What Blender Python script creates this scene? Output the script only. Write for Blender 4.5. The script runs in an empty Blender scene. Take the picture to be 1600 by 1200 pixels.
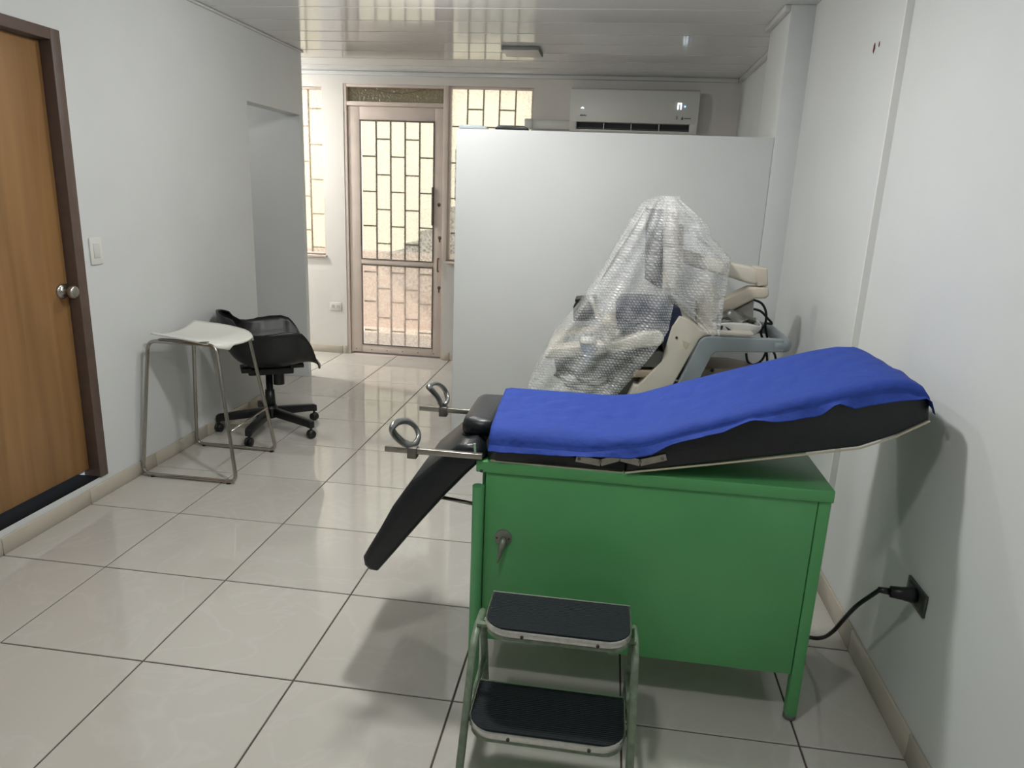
import bpy, bmesh, math, random
from mathutils import Vector, Matrix
random.seed(7)
S = bpy.context.scene
COL = S.collection

# ------------------------------------------------------------------ camera
F = 1122.1345                      # focal length in pixels of a 1600x1200 frame
CAM = Vector((1.8720, -1.8022, 1.4716))
def cam_axes(yaw, pit, rol):
    cy, sy, cp, sp = math.cos(yaw), math.sin(yaw), math.cos(pit), math.sin(pit)
    w = Vector((sy*cp, cy*cp, -sp)); r = Vector((cy, -sy, 0)); u = r.cross(w)
    c, s = math.cos(rol), math.sin(rol)
    return c*r + s*u, -s*r + c*u, w
AR, AU, AW = cam_axes(math.radians(-7.3013), math.radians(14.7768), math.radians(2.3256))
cd = bpy.data.cameras.new('camera'); cam = bpy.data.objects.new('camera', cd); COL.objects.link(cam)
cd.sensor_fit = 'HORIZONTAL'; cd.sensor_width = 36; cd.lens = F/1600*36; cd.clip_start = 0.05
m = Matrix.Identity(4)
for i in range(3):
    m[i][0], m[i][1], m[i][2], m[i][3] = AR[i], AU[i], -AW[i], CAM[i]
cam.matrix_world = m
S.camera = cam
def on(ax, val, x, y):
    d = ((x-800)*AR - (y-600)*AU)/F + AW
    return CAM + d*((val-CAM[ax])/d[ax])
def pY(Y, x, y): return on(1, Y, x, y)
def pX(X, x, y): return on(0, X, x, y)
def pZ(Z, x, y): return on(2, Z, x, y)

# ------------------------------------------------------------------ world, sun, exposure
W = bpy.data.worlds.new('world'); S.world = W; W.use_nodes = True
bg = W.node_tree.nodes['Background']; bg.inputs[0].default_value = (0.80, 0.90, 1.0, 1); bg.inputs[1].default_value = 1.9
sd = bpy.data.lights.new('sun', 'SUN'); sd.energy = 6.5; sd.angle = 0.01; sd.color = (1, .95, .86)
sun = bpy.data.objects.new('sun', sd); COL.objects.link(sun)
sun.rotation_euler = Vector((-0.9, 0.35, -0.8)).to_track_quat('-Z', 'Y').to_euler()
vs = S.view_settings
vs.view_transform = 'Standard'; vs.look = 'None'; vs.gamma = 1; vs.use_curve_mapping = False; vs.exposure = 0.02
# (x, y), downward watts, sideways watts, colour of each domed ceiling lamp, added fill lamps last
LAMPS = [((1.45, 0.48), 21.0, 8.0, (1, .99, .975)), ((0.85, 1.66), 1.0, 19.0, (1, .985, .97)), ((-1.6, 3.86), 36.0, 22.0, (1, .95, .92)), ((1.5, -1.0), 9.0, 2.5, (1, .99, .975)), ((-1.35, 3.0), 2.0, 1.6, (1, .96, .94))]

# ------------------------------------------------------------------ materials
def lin(c):
    return tuple(((v/255)/12.92 if v/255 <= .04045 else ((v/255+.055)/1.055)**2.4) for v in c)
MATS = {}
def mat(name, rgb, rough=.5, metal=0, var=0, vscale=8, bump=0, bscale=60, spec=.5, coat=0, stretch=None):
    if name in MATS: return MATS[name]
    M = bpy.data.materials.new(name); M.use_nodes = True; N = M.node_tree.nodes; Lk = M.node_tree.links
    b = N['Principled BSDF']; c = lin(rgb)
    b.inputs['Base Color'].default_value = (*c, 1); b.inputs['Roughness'].default_value = rough
    b.inputs['Metallic'].default_value = metal; b.inputs['Specular IOR Level'].default_value = spec
    b.inputs['Coat Weight'].default_value = coat; b.inputs['Coat Roughness'].default_value = .06
    tc = N.new('ShaderNodeTexCoord'); mp = N.new('ShaderNodeMapping'); Lk.new(tc.outputs['Object'], mp.inputs[0])
    if stretch: mp.inputs['Scale'].default_value = stretch
    if var:
        n = N.new('ShaderNodeTexNoise'); n.inputs['Scale'].default_value = vscale; n.inputs['Detail'].default_value = 5
        Lk.new(mp.outputs[0], n.inputs[0])
        r = N.new('ShaderNodeMapRange'); r.inputs[1].default_value = .3; r.inputs[2].default_value = .7
        r.inputs[3].default_value = 1-var; r.inputs[4].default_value = 1+var
        Lk.new(n.outputs[0], r.inputs[0])
        mx = N.new('ShaderNodeMix'); mx.data_type = 'RGBA'; mx.blend_type = 'MULTIPLY'; mx.inputs[0].default_value = 1
        mx.inputs[6].default_value = (*c, 1); Lk.new(r.outputs[0], mx.inputs[7]); Lk.new(mx.outputs[2], b.inputs['Base Color'])
    if bump:
        n2 = N.new('ShaderNodeTexNoise'); n2.inputs['Scale'].default_value = bscale; n2.inputs['Detail'].default_value = 3
        Lk.new(mp.outputs[0], n2.inputs[0])
        bp = N.new('ShaderNodeBump'); bp.inputs['Strength'].default_value = bump; bp.inputs['Distance'].default_value = .01
        Lk.new(n2.outputs[0], bp.inputs['Height']); Lk.new(bp.outputs[0], b.inputs['Normal'])
    MATS[name] = M
    return M
def emit(name, rgb, s):
    M = bpy.data.materials.new(name); M.use_nodes = True; N = M.node_tree.nodes
    b = N['Principled BSDF']; b.inputs['Base Color'].default_value = (*lin(rgb), 1)
    b.inputs['Emission Color'].default_value = (*lin(rgb), 1); b.inputs['Emission Strength'].default_value = s
    return M

WALL = mat('wall_paint', (213, 216, 215), .55, var=.02, vscale=3, bump=.03, bscale=35, spec=.3)
WARMWALL = mat('back_wall_paint', (212, 209, 204), .55, var=.02, vscale=3, bump=.03, bscale=35, spec=.3)
GROUT = mat('grout', (84, 74, 66), .9, var=.3, vscale=9)
GREEN = mat('green_enamel', (90, 166, 102), .36, var=.06, vscale=5, bump=.03, bscale=14)
GREEN_D = mat('green_tube_enamel', (96, 172, 112), .3, var=.06, vscale=8)
SAGE = mat('worn_sage_enamel', (116, 132, 112), .4, var=.25, vscale=45)
BLACKVINYL = mat('black_vinyl', (19, 24, 27), .36, var=.15, vscale=30, bump=.10, bscale=120)
PIPING = mat('cream_piping', (200, 190, 165), .6)
STEEL = mat('brushed_steel', (168, 164, 156), .3, .95, var=.12, vscale=40)
CHROME = mat('chrome', (170, 166, 158), .16, 1.0)
ALU = mat('aluminium_trim', (200, 200, 196), .32, .9, var=.1, vscale=60)
BLACKPLASTIC = mat('black_plastic', (14, 17, 19), .38, var=.1, vscale=20)
RUBBER = mat('black_rubber', (28, 32, 35), .55, var=.1, vscale=30)
WHITEPL = mat('white_plastic', (222, 222, 216), .3)
DOORPAINT = mat('cream_door_paint', (206, 192, 182), .45, var=.06, vscale=5)
FRAMEBROWN = mat('dark_brown_metal', (92, 76, 68), .5, var=.1, vscale=14)
RUST = mat('rusty_bar', (150, 134, 114), .6, var=.2, vscale=30)
DARKBAR = mat('dark_bar', (104, 96, 86), .6, var=.2, vscale=30)
CREAM = mat('cream_plastic', (208, 202, 188), .38, var=.03, vscale=6)
GREYPL = mat('grey_blue_plastic', (134, 142, 146), .42, var=.03, vscale=10)
MIDGREY = mat('mid_grey_plastic', (116, 114, 108), .5)
DARKGREY = mat('dark_grey_plastic', (48, 48, 50), .5)
NAVY = mat('navy_plastic', (26, 34, 60), .5)
SKIRT = mat('skirting_tile', (188, 180, 166), .22, var=.04, vscale=6)

# polished porcelain with faint veins
def tile_material():
    M = bpy.data.materials.new('polished_porcelain'); M.use_nodes = True; N = M.node_tree.nodes; Lk = M.node_tree.links
    b = N['Principled BSDF']; b.inputs['Roughness'].default_value = .07; b.inputs['Specular IOR Level'].default_value = .6
    tc = N.new('ShaderNodeTexCoord'); info = N.new('ShaderNodeObjectInfo')
    add = N.new('ShaderNodeVectorMath'); add.operation = 'ADD'
    sc = N.new('ShaderNodeVectorMath'); sc.operation = 'SCALE'; sc.inputs['Scale'].default_value = 17
    cmb = N.new('ShaderNodeCombineXYZ')
    for k in range(3): Lk.new(info.outputs['Random'], cmb.inputs[k])
    Lk.new(cmb.outputs[0], sc.inputs[0]); Lk.new(tc.outputs['Object'], add.inputs[0]); Lk.new(sc.outputs[0], add.inputs[1])
    n = N.new('ShaderNodeTexNoise'); n.inputs['Scale'].default_value = 3.5; n.inputs['Detail'].default_value = 4; n.inputs['Distortion'].default_value = 1.2
    Lk.new(add.outputs[0], n.inputs[0])
    r = N.new('ShaderNodeValToRGB'); e = r.color_ramp.elements
    a, v = (*lin((192, 189, 181)), 1), (*lin((196, 193, 186)), 1)
    e[0].position = .46; e[0].color = a; e[1].position = .54; e[1].color = a
    x = e.new(.5); x.color = v
    Lk.new(n.outputs[0], r.inputs[0])
    hs = N.new('ShaderNodeHueSaturation'); mr = N.new('ShaderNodeMapRange'); mr.inputs[3].default_value = .97; mr.inputs[4].default_value = 1.03
    Lk.new(info.outputs['Random'], mr.inputs[0]); Lk.new(mr.outputs[0], hs.inputs['Value']); Lk.new(r.outputs[0], hs.inputs['Color'])
    Lk.new(hs.outputs[0], b.inputs['Base Color'])
    n2 = N.new('ShaderNodeTexNoise'); n2.inputs['Scale'].default_value = 5; Lk.new(add.outputs[0], n2.inputs[0])
    bp = N.new('ShaderNodeBump'); bp.inputs['Strength'].default_value = .05; bp.inputs['Distance'].default_value = .004
    Lk.new(n2.outputs[0], bp.inputs['Height']); Lk.new(bp.outputs[0], b.inputs['Normal'])
    return M
TILE = tile_material()
def wood_material():
    M = bpy.data.materials.new('oak_laminate'); M.use_nodes = True; N = M.node_tree.nodes; Lk = M.node_tree.links
    b = N['Principled BSDF']; b.inputs['Roughness'].default_value = .42
    tc = N.new('ShaderNodeTexCoord'); mp = N.new('ShaderNodeMapping'); mp.inputs['Scale'].default_value = (1, 1, .06)
    Lk.new(tc.outputs['Object'], mp.inputs[0])
    n = N.new('ShaderNodeTexNoise'); n.inputs['Scale'].default_value = 16; n.inputs['Detail'].default_value = 6; n.inputs['Distortion'].default_value = .5
    Lk.new(mp.outputs[0], n.inputs[0])
    r = N.new('ShaderNodeValToRGB'); e = r.color_ramp.elements
    e[0].position = .3; e[0].color = (*lin((132, 98, 60)), 1); e[1].position = .7; e[1].color = (*lin((158, 120, 76)), 1)
    Lk.new(n.outputs[0], r.inputs[0]); Lk.new(r.outputs[0], b.inputs['Base Color'])
    return M
WOOD = wood_material()
def pvc_material():
    M = mat('pvc_panel', (220, 221, 220), .10, spec=.6)
    N = M.node_tree.nodes; Lk = M.node_tree.links
    tc = N.new('ShaderNodeTexCoord'); mp = N.new('ShaderNodeMapping'); mp.inputs['Scale'].default_value = (.25, 6, 1)
    n = N.new('ShaderNodeTexNoise'); n.inputs['Scale'].default_value = 5; n.inputs['Detail'].default_value = 1
    Lk.new(tc.outputs['Object'], mp.inputs[0]); Lk.new(mp.outputs[0], n.inputs[0])
    bp = N.new('ShaderNodeBump'); bp.inputs['Strength'].default_value = .06; bp.inputs['Distance'].default_value = .004
    Lk.new(n.outputs[0], bp.inputs['Height']); Lk.new(bp.outputs[0], N['Principled BSDF'].inputs['Normal'])
    return M
PVC = pvc_material()
def rolled_glass(name, tint, k=.20):
    """patterned glass: partly clear, partly scattering, dimpled"""
    M = bpy.data.materials.new(name); M.use_nodes = True; N = M.node_tree.nodes; Lk = M.node_tree.links
    N.remove(N['Principled BSDF']); out = N['Material Output']
    tc = N.new('ShaderNodeTexCoord'); v = N.new('ShaderNodeTexVoronoi'); v.inputs['Scale'].default_value = 55
    v.feature = 'SMOOTH_F1'
    Lk.new(tc.outputs['Object'], v.inputs[0])
    bp = N.new('ShaderNodeBump'); bp.inputs['Strength'].default_value = .9; bp.inputs['Distance'].default_value = .01
    Lk.new(v.outputs[0], bp.inputs['Height'])
    tr = N.new('ShaderNodeBsdfTransparent'); tr.inputs[0].default_value = (*tint, 1)
    tl = N.new('ShaderNodeBsdfTranslucent'); tl.inputs[0].default_value = (*tint, 1); Lk.new(bp.outputs[0], tl.inputs['Normal'])
    gl = N.new('ShaderNodeBsdfGlossy'); gl.inputs['Roughness'].default_value = .2; Lk.new(bp.outputs[0], gl.inputs['Normal'])
    mr = N.new('ShaderNodeMapRange'); mr.inputs[1].default_value = .05; mr.inputs[2].default_value = .6
    mr.inputs[3].default_value = k-.08; mr.inputs[4].default_value = k+.22
    Lk.new(v.outputs[0], mr.inputs[0])
    m1 = N.new('ShaderNodeMixShader'); Lk.new(mr.outputs[0], m1.inputs[0]); Lk.new(tr.outputs[0], m1.inputs[1]); Lk.new(tl.outputs[0], m1.inputs[2])
    m2 = N.new('ShaderNodeMixShader'); m2.inputs[0].default_value = .06; Lk.new(m1.outputs[0], m2.inputs[1]); Lk.new(gl.outputs[0], m2.inputs[2])
    Lk.new(m2.outputs[0], out.inputs[0])
    return M
GLASS = rolled_glass('rolled_glass', (.96, .93, .85))
GLASSDIM = rolled_glass('tan_transom_glass', (.34, .31, .24), .5)  # darker tan tint for the transom pane
def bubble_material():
    M = bpy.data.materials.new('bubble_wrap_film'); M.use_nodes = True; N = M.node_tree.nodes; Lk = M.node_tree.links
    b = N['Principled BSDF']; out = N['Material Output']
    b.inputs['Base Color'].default_value = (.80, .81, .80, 1); b.inputs['Roughness'].default_value = .22
    uv = N.new('ShaderNodeTexCoord'); v = N.new('ShaderNodeTexVoronoi'); v.inputs['Scale'].default_value = 80; v.inputs['Randomness'].default_value = .12
    Lk.new(uv.outputs['UV'], v.inputs[0])
    r = N.new('ShaderNodeMapRange'); r.inputs[1].default_value = .08; r.inputs[2].default_value = .36; r.inputs[3].default_value = .64; r.inputs[4].default_value = .26
    Lk.new(v.outputs['Distance'], r.inputs[0])
    n = N.new('ShaderNodeTexNoise'); n.inputs['Scale'].default_value = 7; n.inputs['Detail'].default_value = 4; Lk.new(uv.outputs['UV'], n.inputs[0])
    r2 = N.new('ShaderNodeMapRange'); r2.inputs[1].default_value = .35; r2.inputs[2].default_value = .7; r2.inputs[3].default_value = -.10; r2.inputs[4].default_value = .20
    Lk.new(n.outputs[0], r2.inputs[0])
    ad = N.new('ShaderNodeMath'); ad.operation = 'ADD'; ad.use_clamp = True; Lk.new(r.outputs[0], ad.inputs[0]); Lk.new(r2.outputs[0], ad.inputs[1])
    bp = N.new('ShaderNodeBump'); bp.inputs['Strength'].default_value = .8; bp.inputs['Distance'].default_value = .004; bp.invert = True
    Lk.new(v.outputs['Distance'], bp.inputs['Height'])
    bp2 = N.new('ShaderNodeBump'); bp2.inputs['Strength'].default_value = .6; bp2.inputs['Distance'].default_value = .02
    n3 = N.new('ShaderNodeTexNoise'); n3.inputs['Scale'].default_value = 11; n3.inputs['Detail'].default_value = 3; n3.inputs['Distortion'].default_value = .8
    Lk.new(uv.outputs['UV'], n3.inputs[0]); Lk.new(n3.outputs[0], bp2.inputs['Height']); Lk.new(bp.outputs[0], bp2.inputs['Normal'])
    Lk.new(bp2.outputs[0], b.inputs['Normal'])
    tr = N.new('ShaderNodeBsdfTransparent'); mx = N.new('ShaderNodeMixShader')
    Lk.new(ad.outputs[0], mx.inputs[0]); Lk.new(tr.outputs[0], mx.inputs[1]); Lk.new(b.outputs[0], mx.inputs[2]); Lk.new(mx.outputs[0], out.inputs[0])
    return M
BUBBLE = bubble_material()

# ------------------------------------------------------------------ mesh helpers
def obj(name, bm, material, parent=None, smooth=False, bevel=0, seg=2, subsurf=0, solid=0, weld=False):
    if weld: bmesh.ops.remove_doubles(bm, verts=bm.verts, dist=1e-5)
    bmesh.ops.recalc_face_normals(bm, faces=bm.faces)
    me = bpy.data.meshes.new(name); bm.to_mesh(me); bm.free()
    return link(name, me, material, parent, smooth, bevel, seg, subsurf, solid)
def link(name, me, material, parent=None, smooth=False, bevel=0, seg=2, subsurf=0, solid=0):
    o = bpy.data.objects.new(name, me); COL.objects.link(o)
    if not me.materials: me.materials.append(material)
    if smooth:
        for p in me.polygons: p.use_smooth = True
    if solid:
        md = o.modifiers.new('solidify', 'SOLIDIFY'); md.thickness = solid; md.offset = 0
    if bevel:
        md = o.modifiers.new('bevel', 'BEVEL'); md.width = bevel; md.segments = seg; md.limit_method = 'ANGLE'; md.angle_limit = math.radians(40)
        for p in me.polygons: p.use_smooth = True
        md.harden_normals = False
    if subsurf:
        md = o.modifiers.new('subsurf', 'SUBSURF'); md.levels = subsurf; md.render_levels = subsurf
    if parent: o.parent = parent; o.matrix_parent_inverse = Matrix.Translation(-parent.location) if parent.type == 'EMPTY' and parent.parent is None else Matrix.Identity(4)
    return o
def smooth_angle(o, deg=35):
    for p in o.data.polygons: p.use_smooth = True
    o.data.set_sharp_from_angle(angle=math.radians(deg))
    return o
def thing(name, label, cat, loc, group=None):
    o = bpy.data.objects.new(name, None); COL.objects.link(o); o.location = loc; o.empty_display_size = .05
    return tag(o, label, cat, group)
def tag(o, label, cat, group=None):
    o['label'] = label; o['category'] = cat
    if group: o['group'] = group
    return o
def struct(o, label, cat='structure'):
    o['kind'] = 'structure'; o['label'] = label; o['category'] = cat
    return o
def box(bm, x0, x1, y0, y1, z0, z1, M=None):
    vs_ = [bm.verts.new((x, y, z)) for x in (x0, x1) for y in (y0, y1) for z in (z0, z1)]
    for f in ((0, 1, 3, 2), (4, 6, 7, 5), (0, 4, 5, 1), (2, 3, 7, 6), (0, 2, 6, 4), (1, 5, 7, 3)):
        bm.faces.new([vs_[i] for i in f])
    if M:
        for v in vs_: v.co = M @ v.co
    return vs_
def bx(*a, M=None):
    bm = bmesh.new(); box(bm, *a, M=M); return bm
def prism(pts, a0, a1, axis=1, bm=None, M=None):
    """polygon of (p,q) extruded along an axis (1: pts are x,z; 0: y,z; 2: x,y)"""
    bm = bm or bmesh.new()
    def P(p, q, a):
        v = {1: (p, a, q), 0: (a, p, q), 2: (p, q, a)}[axis]
        return M @ Vector(v) if M else v
    A = [bm.verts.new(P(p, q, a0)) for p, q in pts]; B = [bm.verts.new(P(p, q, a1)) for p, q in pts]
    n = len(pts); bm.faces.new(A); bm.faces.new(B[::-1])
    for i in range(n): bm.faces.new((A[i], B[i], B[(i+1) % n], A[(i+1) % n]))
    return bm
def smooth_path(pts, k=6, closed=False):
    P = [Vector(p) for p in pts]; n = len(P); out = []
    rng = range(n if closed else n-1)
    for i in rng:
        p0 = P[(i-1) % n] if closed or i > 0 else P[0]; p1 = P[i]; p2 = P[(i+1) % n]
        p3 = P[(i+2) % n] if closed or i+2 < n else P[-1]
        for j in range(k):
            t = j/k
            out.append(.5*((2*p1)+(-p0+p2)*t+(2*p0-5*p1+4*p2-p3)*t*t+(-p0+3*p1-3*p2+p3)*t**3))
    if not closed: out.append(P[-1])
    return out
def round_path(pts, rad, k=5, closed=False):
    """polyline with rounded corners"""
    P = [Vector(p) for p in pts]; n = len(P); out = []
    for i in range(n):
        if not closed and i in (0, n-1): out.append(P[i]); continue
        a, b, c = P[i-1], P[i], P[(i+1) % n]
        d1 = (a-b); d2 = (c-b); r = min(rad, d1.length*.49, d2.length*.49)
        s, e = b+d1.normalized()*r, b+d2.normalized()*r
        for j in range(k+1):
            t = j/k; out.append((1-t)**2*s+2*t*(1-t)*b+t*t*e)
    return out
def tube(path, r, seg=10, closed=False, bm=None, flat=None, radii=None):
    bm = bm or bmesh.new(); P = [Vector(p) for p in path]; n = len(P); rings = []
    t0 = (P[1]-P[0]).normalized(); up = Vector((0, 0, 1)) if abs(t0.z) < .9 else Vector((1, 0, 0))
    nrm = (up-t0*up.dot(t0)).normalized()
    for i in range(n):
        a = P[i-1] if (i > 0 or closed) else P[0]; b = P[(i+1) % n] if (i < n-1 or closed) else P[-1]
        t = (b-a).normalized(); nrm = (nrm-t*nrm.dot(t)).normalized(); bi = t.cross(nrm)
        rr = radii[i] if radii else r
        sx, sy = (flat if flat else (1, 1))
        rings.append([bm.verts.new(P[i]+nrm*math.cos(q)*rr*sx+bi*math.sin(q)*rr*sy) for q in [2*math.pi*k/seg for k in range(seg)]])
    for i in range(n if closed else n-1):
        A, B = rings[i], rings[(i+1) % n]
        for k in range(seg): bm.faces.new((A[k], A[(k+1) % seg], B[(k+1) % seg], B[k]))
    if not closed: bm.faces.new(rings[0][::-1]); bm.faces.new(rings[-1])
    return bm
def cyl(c, axis, r, h, seg=16, r2=None, bm=None):
    c = Vector(c); a = Vector(axis).normalized()
    return tube([c, c+a*h], r, seg, radii=[r, r if r2 is None else r2], bm=bm)
def lathe(c, axis, prof, seg=18, bm=None):
    c = Vector(c); a = Vector(axis).normalized()
    return tube([c+a*h for h, r in prof], 1, seg, radii=[max(r, .0004) for h, r in prof], bm=bm)
def grid(fn, nu, nv, bm=None, uvs=None):
    bm = bm or bmesh.new()
    V = [[bm.verts.new(fn(i/(nu-1), j/(nv-1))) for j in range(nv)] for i in range(nu)]
    uvl = bm.loops.layers.uv.verify() if uvs else None
    for i in range(nu-1):
        for j in range(nv-1):
            f = bm.faces.new((V[i][j], V[i+1][j], V[i+1][j+1], V[i][j+1]))
            if uvs:
                for l, (a, b) in zip(f.loops, ((i, j), (i+1, j), (i+1, j+1), (i, j+1))): l[uvl].uv = (uvs(a/(nu-1), b/(nv-1)) if callable(uvs) else (V[a][b].co.x+V[a][b].co.y+.577*V[a][b].co.z, 1.155*V[a][b].co.z))
    return bm
def interp(tab, t):
    if t <= tab[0][0]: return tab[0][1]
    for (a, x), (b, y) in zip(tab, tab[1:]):
        if t <= b:
            k = (t-a)/(b-a); return x+(y-x)*k
    return tab[-1][1]
def xz(v): return (v.x, v.z)

# ------------------------------------------------------------------ room dimensions (metres)
XL, XR, YB, ZC, YN = -.447, 2.788, 4.45, 2.41, -3.2
XA = -2.1                                     # alcove beyond the side passage
T = .5
YP0, YP1 = 2.16, 2.24                         # half-height partition
XC, YC1 = 2.648, 2.64                         # column

# floor -------------------------------------------------------------
fl = obj('floor', bx(XA-.1, XR+.1, YN-.1, YB+.12, -.08, -.004), GROUT)
struct(fl, 'polished pale beige floor tiles with dark grout', 'floor')
def clipped_tile(x0, x1, y0, y1):
    bm = bmesh.new(); g = .0028; e = .0016
    x0 += g; x1 -= g; y0 += g; y1 -= g; cx, cy = (x0+x1)/2, (y0+y1)/2
    def ring(i, z): return [bm.verts.new((x-cx, y-cy, z)) for x, y in ((x0+i, y0+i), (x1-i, y0+i), (x1-i, y1-i), (x0+i, y1-i))]
    a, b, c = ring(0, -.0035), ring(0, -e), ring(e, 0)
    for p, q in ((a, b), (b, c)):
        for k in range(4): bm.faces.new((p[k], p[(k+1) % 4], q[(k+1) % 4], q[k]))
    bm.faces.new(c)
    me = bpy.data.meshes.new('tile'); bm.to_mesh(me); bm.free(); return me, (cx, cy, 0)
cache = {}
def place_tile(x0, x1, y0, y1):
    if x1-x0 < .03 or y1-y0 < .03: return
    k = (round(x1-x0, 3), round(y1-y0, 3))
    if k not in cache: cache[k] = clipped_tile(x0, x1, y0, y1)[0]
    o = link('tile', cache[k], TILE); o.location = ((x0+x1)/2, (y0+y1)/2, 0); o.parent = fl
for i in range(-5, 6):
    for j in range(-7, 9):
        x0, x1, y0, y1 = i*T, (i+1)*T, j*T, (j+1)*T
        y0 = max(y0, YN); y1 = min(y1, YB); x1 = min(x1, XR)
        if i <= -1:
            if y1 > 2.6:                      # passage and alcove side
                xa = max(x0, XA)
                place_tile(xa, x1, y0, y1)
            elif i == -1: place_tile(XL, x1, y0, y1)
        else: place_tile(x0, x1, y0, y1)

# ceiling -------------------------------------------------------------
ce = obj('ceiling', bx(XA-.1, XR+.1, YN-.1, YB+.12, ZC+.012, ZC+.08), mat('ceiling_void', (40, 40, 40), .9))
struct(ce, 'glossy pale grey plank ceiling', 'ceiling')
pw = .3; y = YB
bmp = bmesh.new()
prism([(-pw/2+.005, .009), (-pw/2+.010, 0), (pw/2-.010, 0), (pw/2-.005, .009), (pw/2-.005, .011), (-pw/2+.005, .011)], XA, XR, axis=0, bm=bmp)
bmesh.ops.recalc_face_normals(bmp, faces=bmp.faces); mep = bpy.data.meshes.new('panel'); bmp.to_mesh(mep); bmp.free()
for k in range(26):
    o = link('panel', mep, PVC); o.location = (0, YB-.07-pw*(k+.5), ZC); o.parent = ce
    o.rotation_euler.x = random.uniform(-.004, .004)

# walls -------------------------------------------------------------
DY0, DY1, DZ0, DZ1 = .22, 1.135, .10, 2.05    # wooden door hole in the left wall
OY0, OY1, OZ = 2.71, 3.50, 1.972              # passage opening
SY1 = 3.552
bm = bmesh.new(); xo = XL-.11
box(bm, xo, XL, YN, DY0, 0, ZC); box(bm, xo, XL, DY0, DY1, DZ1, ZC); box(bm, xo, XL, DY0, DY1, 0, DZ0)
box(bm, xo, XL, DY1, OY0, 0, ZC); box(bm, xo, XL, OY0, OY1, OZ, ZC)
struct(obj('wall_left', bm, WALL), 'white wall with wooden door and open passage', 'wall')
struct(obj('wall_passage', bx(XA, XL, OY1, SY1, 0, ZC), WALL), 'white wall end facing into the open passage', 'wall')
bm = bx(XA-.1, XA, 2.4, YB+.1, 0, ZC); box(bm, XA, xo, OY0-.1, OY0, 0, ZC)
struct(obj('wall_alcove', bm, WALL), 'white inner wall of the side passage', 'wall')
# right wall; its far stretch stands slightly proud
YS = .925
wr = obj('wall_right', bx(XR, XR+.1, YN, YB, 0, ZC), WALL); struct(wr, 'long white wall beside the couch', 'wall')
obj('wall_lining', bx(XR-.022, XR, YS, YP0, .0, ZC-.001), WALL, wr)
obj('lining_edge', bx(XR-.0235, XR+.0, YS-.012, YS, .0, ZC-.001), mat('edge_paint', (226, 226, 222), .5), wr)
for k, (px_, py_, s) in enumerate(((1366, 75, .016), (1374, 69, .009))):
    c = pX(XR-.022, px_, py_); bm = bmesh.new()
    pts = [(c.y+s*math.cos(a)*(.55+.3*((i*7) % 3)/2), c.z+s*1.2*math.sin(a)*(.7+.3*((i*5) % 4)/3)) for i, a in enumerate([2*math.pi*q/9 for q in range(9)])]
    prism(pts, XR-.0228, XR-.0221, axis=0, bm=bm)
    obj('paint_chip', bm, mat('chipped_plaster', (96, 44, 40), .9), wr)
struct(obj('wall_column', bx(XC, XR, YP0, YC1, 0, ZC), WALL, bevel=.004), 'white column beside the partition end', 'column')
struct(obj('wall_partition', bx(1.012, XC-.001, YP0, YP1, 0, 1.80), WALL, bevel=.003), 'white half-height partition below the air conditioner', 'partition')
struct(obj('wall_near', bx(XL-.1, XR+.1, YN-.1, YN, 0, ZC), WALL), 'plain white wall at the near end', 'wall')
# back wall with openings: window 1, door+window 2
W1 = (-1.45, -.640, .885, 2.285); D2 = (-.455, 1.16, 0, 2.315); W2S = .885
bm = bmesh.new(); y0, y1 = YB-.05, YB+.1
box(bm, XA, W1[0], y0, y1, 0, ZC); box(bm, W1[0], W1[1], y0, y1, 0, W1[2]); box(bm, W1[0], W1[1], y0, y1, W1[3], ZC)
box(bm, W1[1], D2[0], y0, y1, 0, ZC); box(bm, D2[0], D2[1], y0, y1, D2[3], ZC)
box(bm, .425, D2[1], y0, y1, 0, W2S); box(bm, D2[1], XR, y0, y1, 0, ZC)
struct(obj('wall_back', bm, WARMWALL), 'warm white back wall around the glazed door', 'wall')

# ceiling edge trims and skirting -----------------------------------
PT = mat('pvc_trim', (206, 207, 206), .25)
def trim(n, a, label): struct(obj('trim_%d' % n, bx(*a), PT, bevel=.004), label, 'trim')
trim(1, (XA, XR-.031, YB-.09, YB-.05, ZC-.03, ZC-.001), 'pale ceiling edge strip over glazed door')
trim(2, (XL, XL+.022, YN, SY1, ZC-.014, ZC-.001), 'thin white ceiling edge strip above wooden door')
trim(3, (XR-.03, XR, YC1, YB-.09, ZC-.03, ZC-.001), 'short ceiling edge strip beside air conditioner')
trim(4, (XC-.03, XC, YP0, YC1, ZC-.03, ZC-.001), 'ceiling edge strip around the column')
SH = .072
def skirting(side, along, c, a, b, label, sgn, SH=.072):
    """row of tile pieces against a wall; along 'y' (wall at x=c) or 'x' (wall at y=c)"""
    base = bpy.data.objects.new('baseboard_'+side, None); COL.objects.link(base); struct(base, label, 'baseboard')
    p = a
    while p < b-.01:
        q = min(b, (math.floor(p/T+1e-6)+1)*T)
        if q-p > .02:
            t = .010*sgn
            if along == 'y': bm = bx(min(c, c+t), max(c, c+t), p+.0015, q-.0015, .0005, SH)
            else: bm = bx(p+.0015, q-.0015, min(c, c+t), max(c, c+t), .0005, SH)
            obj('tile', bm, SKIRT, base, bevel=.0015, seg=1)
        p = q
skirting('left', 'y', XL, YN, OY0, 'beige tile skirting under the wooden door wall', 1)
skirting('right_near', 'y', XR, YN, YS-.012, 'beige tile skirting beside the power socket', -1, .085)
skirting('right_far', 'y', XR-.022, YS, YP0, 'beige tile skirting behind the couch cabinet', -1, .085)
skirting('back', 'x', YB-.05, W1[0]-.3, D2[0]-.005, 'beige tile skirting left of glazed door', -1)
skirting('back_right', 'x', YB-.05, .43, XR, 'beige tile skirting right of glazed door', -1)
skirting('partition', 'x', YP0, 1.012, XC, 'beige tile skirting along the partition', -1)

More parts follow.
